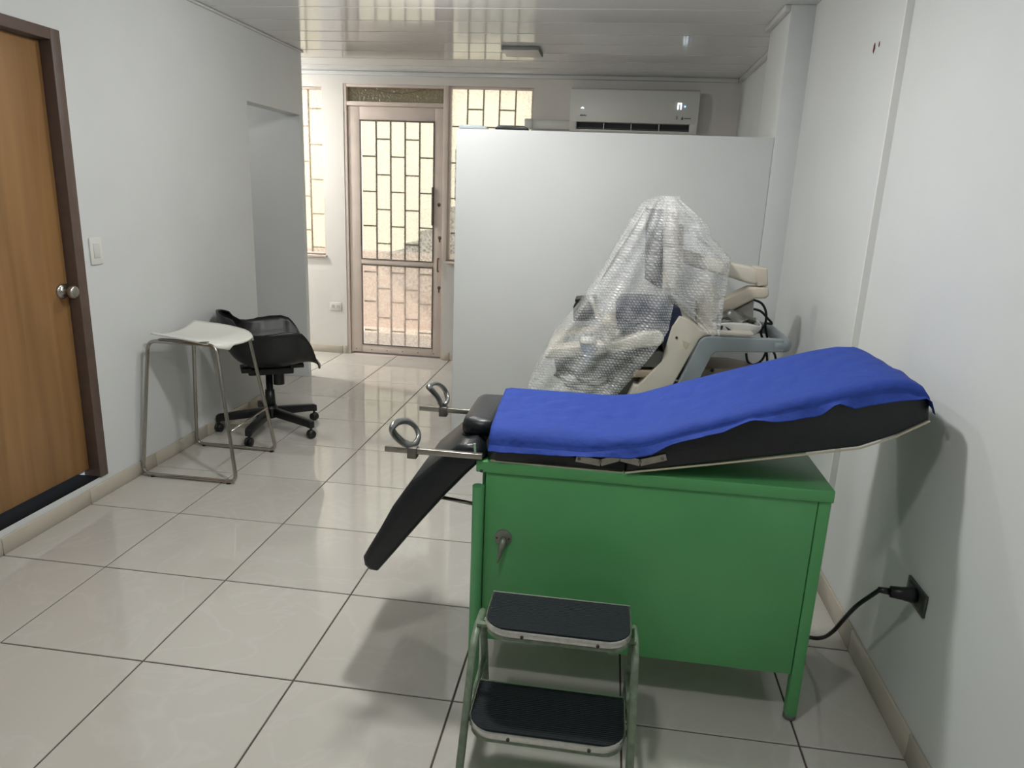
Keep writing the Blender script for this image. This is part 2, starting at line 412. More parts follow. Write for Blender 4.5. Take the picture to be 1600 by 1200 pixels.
# ------------------------------------------------------------------ wooden door
d1 = thing('door_1', 'brown wooden flush door with dark metal frame', 'door', (XL-.05, (DY0+DY1)/2, DZ0)); d1['kind'] = 'structure'
fw = .055; fx0, fx1 = XL-.075, XL+.008
obj('frame_jamb', bx(fx0, fx1, DY1-fw, DY1, DZ0, DZ1), FRAMEBROWN, d1, bevel=.003)
obj('frame_jamb', bx(fx0, fx1, DY0, DY0+fw, DZ0, DZ1), FRAMEBROWN, d1, bevel=.003)
obj('frame_head', bx(fx0, fx1, DY0+fw, DY1-fw, DZ1-.045, DZ1), FRAMEBROWN, d1, bevel=.003)
obj('threshold', bx(XL-.11, XL-.001, DY0+fw, DY1-fw, DZ0, DZ0+.006), mat('gap_shade_sill', (22, 22, 24), .9, spec=.1), d1)  # near-black colour stands in for the shaded gap below the leaf
leaf = obj('door_leaf', bx(XL-.085, XL-.045, DY0+fw+.002, DY1-fw-.002, DZ0+.042, DZ1-.048), WOOD, d1, bevel=.002)
ky, kz = 1.040, .985; kx = XL-.045
kn = obj('door_knob', lathe((kx, ky, kz), (1, 0, 0), [(0, .033), (.004, .033), (.009, .026), (.012, .012), (.032, .011), (.038, .017), (.045, .026), (.056, .029), (.064, .026), (.068, .016), (.069, .001)], 20), STEEL, d1, smooth=True)
obj('latch_plate', bx(XL-.05, XL-.0442, DY1-fw-.03, DY1-fw-.004, kz-.03, kz+.03), STEEL, d1)

# ------------------------------------------------------------------ glazed door and windows in the back wall
YG = YB+.005                                  # glass plane
def staggered(parent, x0, x1, z0, z1, ncol, ph, barmat, glass, off, t=.010, first=None):
    """columns of panes whose cross bars are staggered from column to column; each pane and bar its own object"""
    cw = (x1-x0)/ncol
    for c in range(ncol):
        a, b = x0+c*cw, x0+(c+1)*cw
        if c: obj('glazing_bar', bx(a-t/2, a+t/2, YG-.008, YG+.008, z0, z1), barmat, parent)
        z = z1-(off if c % 2 else ph) if first is None else z1-first[c % 2]
        cuts = [z1]
        while z > z0+.02: cuts.append(z); z -= ph
        cuts.append(z0)
        for hi, lo in zip(cuts, cuts[1:]):
            obj('pane', bx(a+(t/2 if c else 0), b-(t/2 if c < ncol-1 else 0), YG-.002, YG+.002, lo+t/2, hi-t/2), glass, parent)
            if lo > z0+.001: obj('glazing_bar', bx(a+t/2, b-t/2, YG-.006, YG+.006, lo-t/2, lo+t/2), barmat, parent)
def frame_rect(parent, name, x0, x1, z0, z1, w, y0, y1, material, bottom=True):
    obj(name, bx(x0, x0+w, y0, y1, z0, z1), material, parent, bevel=.003); obj(name, bx(x1-w, x1, y0, y1, z0, z1), material, parent, bevel=.003)
    obj(name, bx(x0+w, x1-w, y0, y1, z1-w, z1), material, parent, bevel=.003)
    if bottom: obj(name, bx(x0+w, x1-w, y0, y1, z0, z0+w), material, parent, bevel=.003)
DX0, DX1, DT = -.455, .425, 2.20
d2 = thing('door_2', 'cream painted glazed door with patterned panes', 'door', (0, YG, 0)); d2['kind'] = 'structure'
# outer frame
obj('frame_post', bx(DX0, DX0+.028, YG-.05, YG+.05, 0, 2.315), DOORPAINT, d2, bevel=.003)
obj('frame_post', bx(DX1-.015, DX1+.028, YG-.05, YG+.05, 0, 2.315), DOORPAINT, d2, bevel=.003)
obj('frame_head', bx(DX0+.028, DX1-.015, YG-.05, YG+.05, 2.292, 2.315), DOORPAINT, d2, bevel=.003)
obj('transom_bar', bx(DX0+.028, DX1-.015, YG-.05, YG+.05, 2.145, 2.178), DOORPAINT, d2, bevel=.003)
obj('transom_pane', bx(DX0+.028, DX1-.015, YG-.003, YG+.003, 2.178, 2.292), GLASSDIM, d2)
arc = [(-.25+.5*t, YG-.007, 2.290-.040*math.sin(math.pi*t)) for t in [k/14 for k in range(15)]]
obj('curved_wire', tube(arc, .0035, 6), DARKBAR, d2)
# leaf
lx0, lx1 = DX0+.03, DX1-.018; gx0, gx1 = -.322, .333; uz0, uz1, bz0, bz1 = .865, 2.035, .09, .822
yl0, yl1 = YG-.035, YG+.01
for nm, a in (('stile', (lx0, gx0, yl0, yl1, .02, 2.140)), ('stile', (gx1, lx1, yl0, yl1, .02, 2.140)), ('rail', (gx0, gx1, yl0, yl1, uz1, 2.140)),
              ('rail', (gx0, gx1, yl0, yl1, bz1, uz0)), ('rail', (gx0, gx1, yl0, yl1, .02, bz0))):
    obj(nm, bx(*a), DOORPAINT, d2, bevel=.004)
for (za, zb) in ((uz0, uz1), (bz0, bz1)):
    for a in ((gx0, gx0+.010, za, zb), (gx1-.010, gx1, za, zb), (gx0+.01, gx1-.01, zb-.012, zb), (gx0+.01, gx1-.01, za, za+.008)):
        obj('glazing_bead', bx(a[0], a[1], yl0-.004, yl0+.006, a[2], a[3]), DARKBAR, d2)
staggered(d2, gx0+.008, gx1-.008, uz0, uz1, 5, .293, DARKBAR, GLASS, .15)
staggered(d2, gx0+.008, gx1-.008, bz0, bz1, 5, .265, DOORPAINT, GLASS, .19, t=.012, first=(.07, .215))
for (px_, py_, h) in ((687, 372, .06), (686, 450, .07), (686, 320, .03)):
    c = pY(yl0, px_, py_); obj('keyhole_plate', lathe((c.x, yl0-.003, c.z), (0, 1, 0), [(0, .014), (.003, .016)], 12), DARKBAR, d2)
    obj('key_slot', bx(c.x-.005, c.x+.005, yl0-.006, yl0-.003, c.z-h*.6, c.z), mat('worn_dark_metal', (58, 48, 42), .7), d2)
c = pY(yl0, 685, 414); hz = c.z
bm = tube(round_path([(c.x, yl0, hz+.055), (c.x, yl0-.035, hz+.055), (c.x, yl0-.035, hz-.055), (c.x, yl0, hz-.055)], .012), .007, 8)
obj('pull_handle', bm, mat('old_bronze', (120, 100, 84), .4, .6), d2, smooth=True)
c = pY(yl0, 676, 330)
obj('push_bar', bx(c.x-.006, c.x+.006, yl0-.022, yl0, c.z-.12, c.z+.20), DARKBAR, d2, bevel=.002)
c = pY(yl0, 564, 330); obj('push_bar', bx(c.x-.003, c.x+.005, yl0-.012, yl0, c.z-.30, c.z+.15), DARKBAR, d2, bevel=.002)
for k in range(6): obj('bottom_rivet', lathe((-.38+.145*k, yl0-.003, .045), (0, 1, 0), [(0, .005), (.003, .007)], 8), RUST, d2)
# window 1 (left of the door, seen past the passage wall)
w1 = thing('window_1', 'narrow patterned-glass window left of the glazed door', 'window', ((W1[0]+W1[1])/2, YG, W1[2])); w1['kind'] = 'structure'
frame_rect(w1, 'frame', W1[0], W1[1], W1[2], W1[3], .018, YG-.03, YG+.03, DOORPAINT)
staggered(w1, W1[0]+.018, W1[1]-.018, W1[2]+.018, W1[3]-.018, 6, .293, RUST, GLASS, .15)
obj('window_sill', bx(W1[0], W1[1]+.01, YB-.075, YB-.02, W1[2]-.02, W1[2]), DOORPAINT, w1, bevel=.003)
# window 2 (right of the door)
w2 = thing('window_2', 'patterned-glass window right of glazed door, behind the partition', 'window', (.8, YG, W2S)); w2['kind'] = 'structure'
frame_rect(w2, 'frame', DX1+.028, D2[1], W2S, D2[3], .018, YG-.03, YG+.03, DOORPAINT)
staggered(w2, DX1+.046, D2[1]-.018, W2S+.018, D2[3]-.018, 5, .293, RUST, GLASS, .155)
obj('window_sill', bx(DX1+.03, D2[1]+.01, YB-.075, YB-.02, W2S-.02, W2S), DOORPAINT, w2, bevel=.003)

# ------------------------------------------------------------------ outside, seen through the patterned glass
GRD = struct(obj('ground_outside', bx(-6, 8, YB+.12, 12, -.14, -.05), mat('sunlit_concrete', (214, 200, 194), .8, var=.08, vscale=2)), 'pale concrete yard outside the glazed door', 'ground')
tag(obj('garden_wall', bx(-5, 7, 6.0, 6.15, -.05, .80), mat('pink_render', (206, 180, 174), .85, var=.05)), 'low pinkish wall outside, seen through the door glass', 'wall')
tag(obj('house_wall', bx(-6, 8, 9.5, 9.8, -.05, 4.6), mat('cream_render', (228, 226, 208), .85, var=.06, vscale=.8)), 'cream house wall outside beyond the yard', 'wall')
st = thing('outdoor_staircase', 'grey outdoor stairs rising to the right behind door glass', 'staircase', (.1, 6.6, -.05))
SHADED_CONC = mat('shaded_concrete', (46, 54, 51), .85, var=.1, vscale=4)  # darkened so the stairs look shaded; the shade is in the colour
for k, (xa, xb, yt) in enumerate(((612, 633, 393), (633, 655, 380), (655, 677, 361), (677, 699, 342), (699, 721, 323), (721, 743, 304))):
    p0, p1 = pY(6.2, xa, yt), pY(6.2, xb, yt)
    obj('step', bx(p0.x, p1.x, 6.17, 7.2, -.05, p0.z), SHADED_CONC, st)
# unseen raking slab added only to shade a wedge of the pink wall
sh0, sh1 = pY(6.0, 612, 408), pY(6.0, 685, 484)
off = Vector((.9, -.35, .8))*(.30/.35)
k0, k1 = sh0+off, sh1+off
tag(obj('added_shade_slab', prism([xz(k0), xz(k1), (k1.x, -.05), (k1.x+.5, -.05), (k1.x+.5, k0.z+.5), (k0.x, k0.z+.5)], 5.66, 5.74, axis=1), SHADED_CONC), 'unseen sloping slab added to shade the low pink wall', 'wall')
# ------------------------------------------------------------------ ceiling lamps, none in view; alcove, near-end and passage ones added as fill
for k, ((lx, ly), e, e2, lc) in enumerate(LAMPS):
    L = thing('ceiling_lamp', ['white domed ceiling lamp above the couch', 'white domed ceiling lamp before the partition', 'added unseen fill lamp in the window alcove', 'added unseen fill lamp at the near end', 'added unseen fill lamp inside the side passage'][k], 'ceiling lamp', (lx, ly, ZC-.03))
    obj('lamp_body', lathe((lx, ly, ZC-.014), (0, 0, 1), [(0, .118), (.003, .124), (.013, .124)], 28), WHITEPL, L, smooth=True)
    obj('dome', lathe((lx, ly, ZC-.052), (0, 0, 1), [(0, .004), (.002, .05), (.010, .085), (.022, .106), (.038, .114)], 28), emit('lamp_glow_%d' % k, (255, 252, 244), 4), L, smooth=True)
    for kind, pw__, dz in (('AREA', e, .056), ('POINT', e2, .085)):
        ad = bpy.data.lights.new('lamp_light', kind); ad.energy = pw__; ad.color = lc
        if kind == 'AREA': ad.shape = 'DISK'; ad.size = .18
        else: ad.shadow_soft_size = .03
        lo = bpy.data.objects.new('lamp_light', ad); COL.objects.link(lo); lo.location = (lx, ly, ZC-dz)

# ================================================================== EXAMINATION COUCH
CX0, CX1, CY0, CY1, CZ0, CZ1 = 1.535, 2.513, .100, .545, .155, .735
co = thing('examination_couch', 'green metal gynaecological couch with black cushions and stirrups', 'exam couch', ((CX0+CX1)/2, (CY0+CY1)/2, 0))
pw_ = .032
for (x0, x1, y0, y1) in ((CX1-pw_, CX1, CY0, CY0+pw_), (CX1-pw_, CX1, CY1-pw_, CY1), (CX0+.012, CX0+.012+.02, CY1-pw_, CY1)):
    lg = obj('corner_post', bx(x0, x1, y0, y1, .014, CZ1-.035), GREEN, co, bevel=.003)
    obj('foot', lathe(((x0+x1)/2, (y0+y1)/2, 0), (0, 0, 1), [(0, .016), (.003, .019), (.013, .019), (.016, .015)], 16), mat('grey_foot', (110, 112, 110), .4, .5), lg, smooth=True)
obj('front_panel', bx(CX0+.028, CX1-pw_-.002, CY0+.002, CY0+.010, CZ0, CZ1-.037), GREEN, co, bevel=.002)
obj('back_panel', bx(CX0+.03, CX1-pw_-.002, CY1-.010, CY1-.002, CZ0, CZ1-.037), GREEN, co)
obj('side_panel', bx(CX1-.010, CX1-.002, CY0+pw_, CY1-pw_, CZ0, CZ1-.037), GREEN, co)
obj('side_panel', bx(CX0+.014, CX0+.022, CY0+.03, CY1-.03, CZ0, CZ1-.037), GREEN, co)
obj('bottom_panel', bx(CX0+.03, CX1-.012, CY0+.012, CY1-.012, CZ0, CZ0+.006), GREEN, co)
obj('top_panel', bx(CX0, CX1+.004, CY0-.006, CY1+.004, CZ1-.036, CZ1), GREEN, co, bevel=.004)
tb = obj('corner_tube', cyl((CX0+.010, CY0-.012, .016), (0, 0, 1), .017, .645, 18), GREEN_D, co); smooth_angle(tb)
obj('tube_foot', lathe((CX0+.010, CY0-.012, 0), (0, 0, 1), [(0, .016), (.003, .019), (.014, .019)], 16), MATS['grey_foot'], tb, smooth=True)
obj('screw', lathe((CX0+.016, CY0-.008, .704), (0, 1, 0), [(0, .003), (.002, .005)], 10), DARKGREY, co)
# lock with lever handle
c = pY(CY0, 786, 840); lk = obj('lock_plate', lathe((c.x, CY0-.004, c.z), (0, 1, 0), [(0, .021), (.002, .0255), (.007, .0255)], 22), mat('dull_zinc', (140, 142, 130), .45, .6, var=.15, vscale=60), co)
smooth_angle(lk)
tip = pY(CY0-.03, 777, 880); a = Vector((c.x+.002, CY0-.012, c.z-.006))
obj('lever', tube([a+Vector((0, .012, .004)), a, a+(tip-a)*.25, a+(tip-a)*.6, tip], 1, 12, radii=[.010, .0125, .0115, .007, .0022], flat=(1, .8)), MATS['dull_zinc'], lk, smooth=True)
for s in (-1, 1): obj('plate_screw', lathe((c.x+.018*s, CY0-.006, c.z-.001), (0, 1, 0), [(0, .002), (.002, .003)], 8), DARKGREY, lk)

# cushions: seat with U-notch in front
KY0, KY1 = .088, .535
KM = (KY0+KY1)/2
def cushion_xy(name, outline, z0, z1, r=.022):
    """upholstered slab from a plan outline with softly rounded rim"""
    bm = bmesh.new(); n = len(outline)
    cx = sum(p[0] for p in outline)/n; cy = sum(p[1] for p in outline)/n
    def inset(d):
        out = []
        for i in range(n):
            a, b, c2 = Vector(outline[i-1]), Vector(outline[i]), Vector(outline[(i+1) % n])
            e1 = (b-a).normalized(); e2 = (c2-b).normalized()
            nr = Vector((-(e1.y+e2.y), e1.x+e2.x))
            if nr.length > 1e-6: nr.normalize()
            out.append(b+nr*d)
        return out
    rings = []
    for d, z in ((.006, z0), (0, z0+.008), (0, z1-r), (r*.28, z1-r*.32), (r, z1), (r*1.6, z1+.002)):
        rings.append([bm.verts.new((p.x, p.y, z)) for p in inset(d)])
    for A, B in zip(rings, rings[1:]):
        for i in range(n): bm.faces.new((A[i], A[(i+1) % n], B[(i+1) % n], B[i]))
    bm.faces.new(rings[0][::-1]); f = bm.faces.new(rings[-1])
    bmesh.ops.triangulate(bm, faces=[f])
    return obj(name, bm, BLACKVINYL, co, smooth=True)
sx0, sx1 = 1.556, 1.952
notch = [(sx0+.015+.13*math.sin(math.pi*t), KM+.098-.196*t) for t in [k/12 for k in range(13)]]   # from far prong to near prong
out = [(sx0+.035, KY0), (sx1, KY0), (sx1, KY1), (sx0+.035, KY1), (sx0+.008, KY1-.02), (sx0, KY1-.06), (sx0, KM+.12)] + notch + [(sx0, KM-.12), (sx0, KY0+.05), (sx0+.01, KY0+.015)]
seat = cushion_xy('seat_cushion', out, CZ1+.004, CZ1+.098, .05)
obj('seat_board', bx(sx0+.02, sx1, KY0+.006, KY1-.006, CZ1, CZ1+.0065), PIPING, co)
# backrest, a wedge profile
def bulge_prism(prof, y0, y1, e=.022):
    bm = bmesh.new(); n = len(prof); P2 = [Vector(p) for p in prof]
    cx = sum((p for p in P2), Vector((0, 0)))/n
    def inset(d):
        o = []
        for i in range(n):
            a, b, c2 = P2[i-1], P2[i], P2[(i+1) % n]; e1 = (b-a).normalized(); e2 = (c2-b).normalized()
            nr = Vector((-(e1.y+e2.y), e1.x+e2.x)); nr.normalize(); o.append(b+nr*d)
        return o
    rings = []
    for d, yy in ((e, y0), (e*.3, y0+e*.3), (0, y0+e), (0, y1-e), (e*.3, y1-e*.3), (e, y1)):
        rings.append([bm.verts.new((p.x, yy, p.y)) for p in inset(d)])
    for A, B in zip(rings, rings[1:]):
        for i in range(n): bm.faces.new((A[i], A[(i+1) % n], B[(i+1) % n], B[i]))
    bm.faces.new(rings[0][::-1]); bm.faces.new(rings[-1])
    return bm
back_top = [(1.962, .833), (2.10, .882), (2.25, .934), (2.40, .985), (2.52, 1.024), (2.595, 1.043), (2.65, 1.046), (2.685, 1.034), (2.706, 1.005)]
back_bot = [(2.713, .954), (2.64, .906), (2.555, .866), (2.40, .832), (2.18, .786), (1.955, .741)]
obj('backrest_cushion', bulge_prism((back_bot[::-1]+back_top[::-1]), KY0-.002, KY1+.005, .012), BLACKVINYL, co, smooth=True)
for yy in (KY0-.001, KY1+.004): obj('piping', tube([(x, yy, z-.002) for x, z in back_bot], .0028, 6), PIPING, co)
# hinge strips on the near side
hp = obj('hinge_plate', bmesh.new(), STEEL, co)
bm = bmesh.new()
def strip(bm, a, b, w, y):
    a, b = Vector(a), Vector(b); d = (b-a).normalized(); n_ = Vector((-d.y, d.x))*w/2
    prism([tuple(a-n_), tuple(b-n_), tuple(b+n_), tuple(a+n_)], y-.0035, y, axis=1, bm=bm)
hpts = [xz(pY(KY0-.006, *q)) for q in ((900, 716), (938, 723), (968, 715), (1000, 723), (1041, 714))]
for a, b in zip(hpts, hpts[1:]): strip(bm, a, b, .019, KY0-.0045)
bmesh.ops.recalc_face_normals(bm, faces=bm.faces); bm.to_mesh(hp.data); bm.free()
for q in ((905, 717), (938, 722), (969, 714), (1000, 722), (1035, 716)):
    c = pY(KY0-.008, *q); obj('hinge_screw', lathe((c.x, KY0-.0105, c.z), (0, 1, 0), [(0, .003), (.001, .0048), (.003, .005)], 10), MIDGREY, hp, smooth=True)
# leg rest hanging down from the front edge
LY0, LY1 = .100, .500
upper = [(738, 694), (712, 697), (680, 722), (640, 755), (612, 793), (590, 832), (573, 860), (566, 872)]
lower = [(568, 884), (577, 892), (589, 894), (612, 868), (652, 822), (695, 775), (728, 742), (760, 712)]
prof = [xz(pY(LY0, *q)) for q in upper+lower]
obj('leg_rest', bulge_prism(prof, LY0-.002, LY1, .014), BLACKVINYL, co, smooth=True)
tq = [(pZ(.835, *q).x, pZ(.835, *q).y) for q in ((766, 671), (735, 667), (724, 662), (728, 650), (738, 640), (776, 634))]
tx0 = 1.468
tong = [(tx0+.02, .185), (1.575, .185), (1.575, .49), (tx0+.02, .49), (tx0+.004, .475), (tx0, .44), (tx0, .235), (tx0+.004, .2)]
cushion_xy('front_tongue', tong, .778, .826, .02)
obj('tongue_bracket', bx(1.47, 1.55, .20, .45, .742, .777), DARKGREY, co, bevel=.004)
# support rod of the leg rest
a = pY(.30, 742, 790); b = pY(.30, 690, 776)
obj('support_rod', tube([a+Vector((.05, 0, 0)), b-Vector((.02, 0, 0))], .0065, 8), STEEL, co, smooth=True)
# stirrups
def stirrup(y, q0, q1, qc, loop_px, z):
    a, b = pY(y, *q0), pY(y, *q1)
    rod = obj('stirrup_rod', bx(a.x, b.x, y-.008, y+.008, z-.008, z+.008), STEEL, co, bevel=.0015)
    c = pY(y, *qc)
    obj('clamp_block', bx(c.x-.014, c.x+.014, y-.014, y+.014, z-.022, z+.012), mat('worn_zinc', (120, 118, 110), .45, .7), rod, bevel=.003)
    L0 = [pY(y+dy, *q) for q, dy in loop_px]
    pth = smooth_path([(p.x, p.y, max(p.z, z+.012)) for p in L0], 5, closed=True)
    obj('heel_loop', tube(pth, .0105, 10, closed=True, flat=(1, .7)), mat('cast_aluminium', (150, 152, 150), .28, .9), rod, smooth=True)
zr = .751
stirrup(.088, (602, 697), (754, 714), (645, 703), [((641, 696), 0), ((627, 689), -.02), ((616, 678), -.05), ((613, 668), -.07), ((622, 659), -.03), ((636, 658), .02), ((648, 666), .05), ((654, 680), .05), ((650, 692), .02)], zr)
stirrup(.500, (656, 631), (760, 643), (693, 636), [((690, 632), 0), ((684, 621), -.03), ((676, 611), -.06), ((670, 604), -.07), ((678, 599), -.02), ((688, 602), .03), ((696, 611), .05), ((699, 622), .04), ((697, 630), .01)], zr)
c = pY(.088, 743, 700)
obj('wing_screw', tube([(c.x, .088, zr+.006), (c.x-.003, .088, zr+.036)], .0035, 8), mat('pale_green_enamel', (170, 196, 176), .4), co)
# disposable blue sheet over the seat and backrest
SHEET = mat('blue_disposable_sheet', (24, 58, 146), .8, var=.05, vscale=14, bump=.5, bscale=26)
topz = [(sx0, CZ1+.1025), (1.90, CZ1+.1025), (1.945, .842), (2.00, .851)]+[(x, z+.006) for x, z in back_top[1:]]+[(2.722, .95)]
near_edge = [(1.573, .776), (1.65, .777), (1.75, .779), (1.86, .785), (1.93, .788), (1.97, .790), (2.02, .806), (2.07, .838), (2.13, .862), (2.20, .885), (2.27, .925), (2.34, .925), (2.44, .950), (2.475, .988), (2.52, .975), (2.60, 1.0), (2.70, 1.018)]
xs0, xs1 = 1.572, 2.712
def sheet_fn(u, v):
    x = xs0+(xs1-xs0)*u; zt = interp(topz, x)
    w = math.sin(x*37+2*math.sin(x*11))*.0025+math.sin(x*83+v*9)*.0012
    k_ = min(1, max(0, (1.94-x)/.10)); ry = .03+.03*k_; rz = .028+.017*k_
    lo = min(interp(near_edge, x), zt-.012); r = .02
    vv = v*1.0
    if vv < .22:                                # near flap
        k = vv/.22; return (x, KY0-.0085-abs(w)*1.6*(1-k)-.012*(1-k), lo+(max(zt-rz, lo+.002)-lo)*k)
    if vv < .32:                                # rounded rim
        k = (vv-.22)/.10*math.pi/2; zs = max(zt-rz, lo+.002); return (x, KY0-.0085+ry*(1-math.cos(k)), zs+(zt-zs)*math.sin(k))
    if vv < .72:
        k = (vv-.32)/.40; y = KY0-.0085+ry+(KY1-KY0+.017-ry-r)*k
        sag = .004*math.sin(k*9+x*23)*math.sin(k*math.pi)+.004*max(0, math.sin(x*30+k*4))*math.sin(math.pi*k)+.003*math.sin(x*61-k*17)*math.sin(math.pi*k)
        xx = x-(.018*k if u < .02 else 0)
        return (xx, y, zt+abs(sag))
    if vv < .8:
        k = (vv-.72)/.08*math.pi/2; return (x, KY1+.0135-r*(1-math.sin(k)), zt-r*(1-math.cos(k)))
    k = (vv-.8)/.2; return (x, KY1+.0135+abs(w), zt-r-k*.07)
sh = obj('disposable_sheet', grid(sheet_fn, 90, 56), SHEET, smooth=True, solid=.0012)
tag(sh, 'crinkled blue disposable sheet covering the couch cushions', 'sheet')

# ================================================================== STEP STOOL
ss = thing('step_stool', 'two-step green metal footstool with black ribbed treads', 'step stool', (1.80, -.15, 0))
RIB = bpy.data.materials.new('ribbed_rubber'); RIB.use_nodes = True
_n = RIB.node_tree.nodes; _l = RIB.node_tree.links; _b = _n['Principled BSDF']; _b.inputs['Base Color'].default_value = (*lin((30, 36, 40)), 1); _b.inputs['Roughness'].default_value = .75; _b.inputs['Specular IOR Level'].default_value = .25
_tc = _n.new('ShaderNodeTexCoord'); _w = _n.new('ShaderNodeTexWave'); _w.bands_direction = 'Y'; _w.inputs['Scale'].default_value = 45; _l.new(_tc.outputs['Object'], _w.inputs[0])
_bp = _n.new('ShaderNodeBump'); _bp.inputs['Strength'].default_value = .7; _bp.inputs['Distance'].default_value = .003; _l.new(_w.outputs[0], _bp.inputs['Height']); _l.new(_bp.outputs[0], _b.inputs['Normal'])
def tread(x0, x1, y0, y1, z, yrot=0):
    r = .065
    o = [(x0, y1), (x0, y0+r)]+[(x0+r-r*math.cos(t), y0+r-r*math.sin(t)) for t in [math.pi/2*k/7 for k in range(1, 8)]]
    o += [(x1-r+r*math.sin(t), y0+r-r*math.cos(t)) for t in [math.pi/2*k/7 for k in range(0, 8)]]+[(x1, y1)]
    ins = lambda d: [(min(max(x, x0+d), x1-d) if True else x, min(max(y, y0+d), y1-d)) for x, y in o]
    bd = obj('tread_board', prism(ins(.004), z-.034, z-.004, axis=2), SAGE, ss)
    obj('rubber_mat', prism(ins(.004), z-.004, z+.001, axis=2), RIB, bd)
    band = obj('metal_rim', tube([(x, y, z-.012) for x, y in o]+[(x0, y1, z-.012)][:0], .004, 8, flat=(2.5, .8)), ALU, bd)
    obj('back_rim', bx(x0, x1, y1-.003, y1+.002, z-.006, z+.0025), ALU, bd)
    for fx in (.27, .78):
        obj('rim_screw', lathe((x0+(x1-x0)*fx, y0-.0075, z-.014), (0, 1, 0), [(0, .003), (.001, .0042), (.004, .0045)], 8), MATS['worn_dark_metal'], bd)
tread(1.622, 1.992, -.235, -.066, .42)
tread(1.605, 1.992, -.335, -.150, .20)
for sx in (1.594, 2.008):
    # each side: a bent front tube and a rear tube
    obj('front_leg', tube(round_path([(sx, -.06, .352), (sx, -.185, .362), (sx, -.40, .012)], .05, 6), .0105, 10), SAGE, ss, smooth=True)
    obj('rear_leg', tube(round_path([(sx, -.12, .350), (sx, -.06, .345), (sx, .045, .012)], .03, 6), .0105, 10), SAGE, ss, smooth=True)
    obj('side_stretcher', tube([(sx, -.30, .172), (sx, .005, .172)], .008, 8), SAGE, ss, smooth=True)
    for yy in (-.40, .045): obj('foot_cap', lathe((sx, yy, 0), (0, 0, 1), [(0, .012), (.003, .0145), (.022, .0135)], 12), RUBBER, ss, smooth=True)
for yy, z in ((-.15, .372), (-.10, .352), (-.24, .166), (-.18, .166)):
    obj('cross_bar', bx(1.594, 2.008, yy-.008, yy+.008, z-.004, z+.004), SAGE, ss)

# ================================================================== BAR STOOL
bs = thing('bar_stool', 'bar stool with white curved seat and chrome sled frame', 'stool', (-.17, 1.6, 0))
def loop(yb, yt, xa, xb, ta, tb, zt):
    pts = [(xa, yb, .012), (xb, yb, .012), (tb, yt, zt), (ta, yt, zt)]
    return tube(round_path(pts, .045, 6, closed=True), .0095, 12, closed=True)
obj('frame_loop', loop(1.365, 1.452, -.425, .085, -.392, -.030, .692), CHROME, bs, smooth=True)
obj('frame_loop', loop(1.842, 1.79, -.415, .068, -.352, -.035, .690), CHROME, bs, smooth=True)
fx = .068-.103*.27/.69
obj('foot_rest', tube([(.055, 1.398, .27), (.042, 1.808, .27)], .006, 10), CHROME, bs, smooth=True)
for xx in (-.37, .04):
    for yy in (1.365, 1.842): obj('foot_pad', cyl((xx, yy, 0), (0, 0, 1), .011, .006, 12), RUBBER, bs)
# seat: saddle curve, front lip turned down towards the room
def seat_fn(u, v):
    # u across x (wall -> room), v along y
    s = 2*v-1
    x = -.370+.372*u+.030*(1-s*s)*u
    y = 1.642+s*(.192+.012*math.sin(math.pi*u))*(1 if u < .8 else 1-.35*((u-.8)/.2)**2.2)
    z = .702+.030*s*s*(1-u)**1.2
    lip = max(0, u-.74)/.26
    z -= .022*lip**1.8
    side = max(0, abs(s)-.72)/.28*max(0, u-.45)/.55
    z -= .022*side**1.5
    return (x, y, z)
smo = obj('seat', grid(seat_fn, 26, 20), mat('white_gloss_seat', (228, 228, 220), .22), bs, smooth=True, solid=.010)
for yy, s in ((1.452, 1), (1.79, -1)): obj('seat_bracket', bx(-.33, -.07, yy-.012, yy+.012, .700, .707), MIDGREY, bs)

# ================================================================== OFFICE CHAIR
cc = Vector((-.132, 2.2, 0))
ch = thing('office_chair', 'black plastic shell swivel chair on five-star caster base', 'office chair', cc)
for k in range(5):
    a = math.radians(-88+72*k); d = Vector((math.cos(a), math.sin(a), 0)); n_ = Vector((-d.y, d.x, 0))
    bm = bmesh.new()
    prof = [(.02, .15), (.30, .112), (.318, .105), (.318, .062), (.28, .070), (.02, .095)]
    M4 = Matrix(((d.x, n_.x, 0, cc.x), (d.y, n_.y, 0, cc.y), (0, 0, 1, 0), (0, 0, 0, 1)))
    prism(prof, -.019, .019, axis=1, bm=bm, M=M4)
    arm = obj('base_arm', bm, BLACKPLASTIC, ch, bevel=.006)
    e = cc+d*.305; sw = n_*math.cos(k*2.1)+d*math.sin(k*2.1)
    for s in (-1, 1):
        obj('caster_wheel', lathe(e+sw*(.004*s)+Vector((0, 0, .0265)), sw*s, [(0, .026), (.010, .0265), (.016, .023), (.019, .012)], 16), BLACKPLASTIC, arm, smooth=True)
    obj('caster_stem', cyl(e+Vector((0, 0, .03)), (0, 0, 1), .0075, .045, 8), DARKGREY, arm)
obj('hub', lathe(cc+Vector((0, 0, .085)), (0, 0, 1), [(0, .035), (.05, .045), (.08, .036)], 18), BLACKPLASTIC, ch, smooth=True)
obj('gas_column', lathe(cc+Vector((0, 0, .15)), (0, 0, 1), [(0, .032), (.11, .028), (.111, .021), (.22, .021)], 18), BLACKPLASTIC, ch, smooth=True)
FD = Vector((math.cos(math.radians(32)), math.sin(math.radians(32)), 0)); FN = Vector((-FD.y, FD.x, 0))
MC = Matrix(((FD.x, FN.x, 0, cc.x), (FD.y, FN.y, 0, cc.y), (0, 0, 1, 0), (0, 0, 0, 1)))
mech = obj('seat_mechanism', bx(-.12, .14, -.055, .055, .365, .405, M=MC), BLACKPLASTIC, ch, bevel=.006)
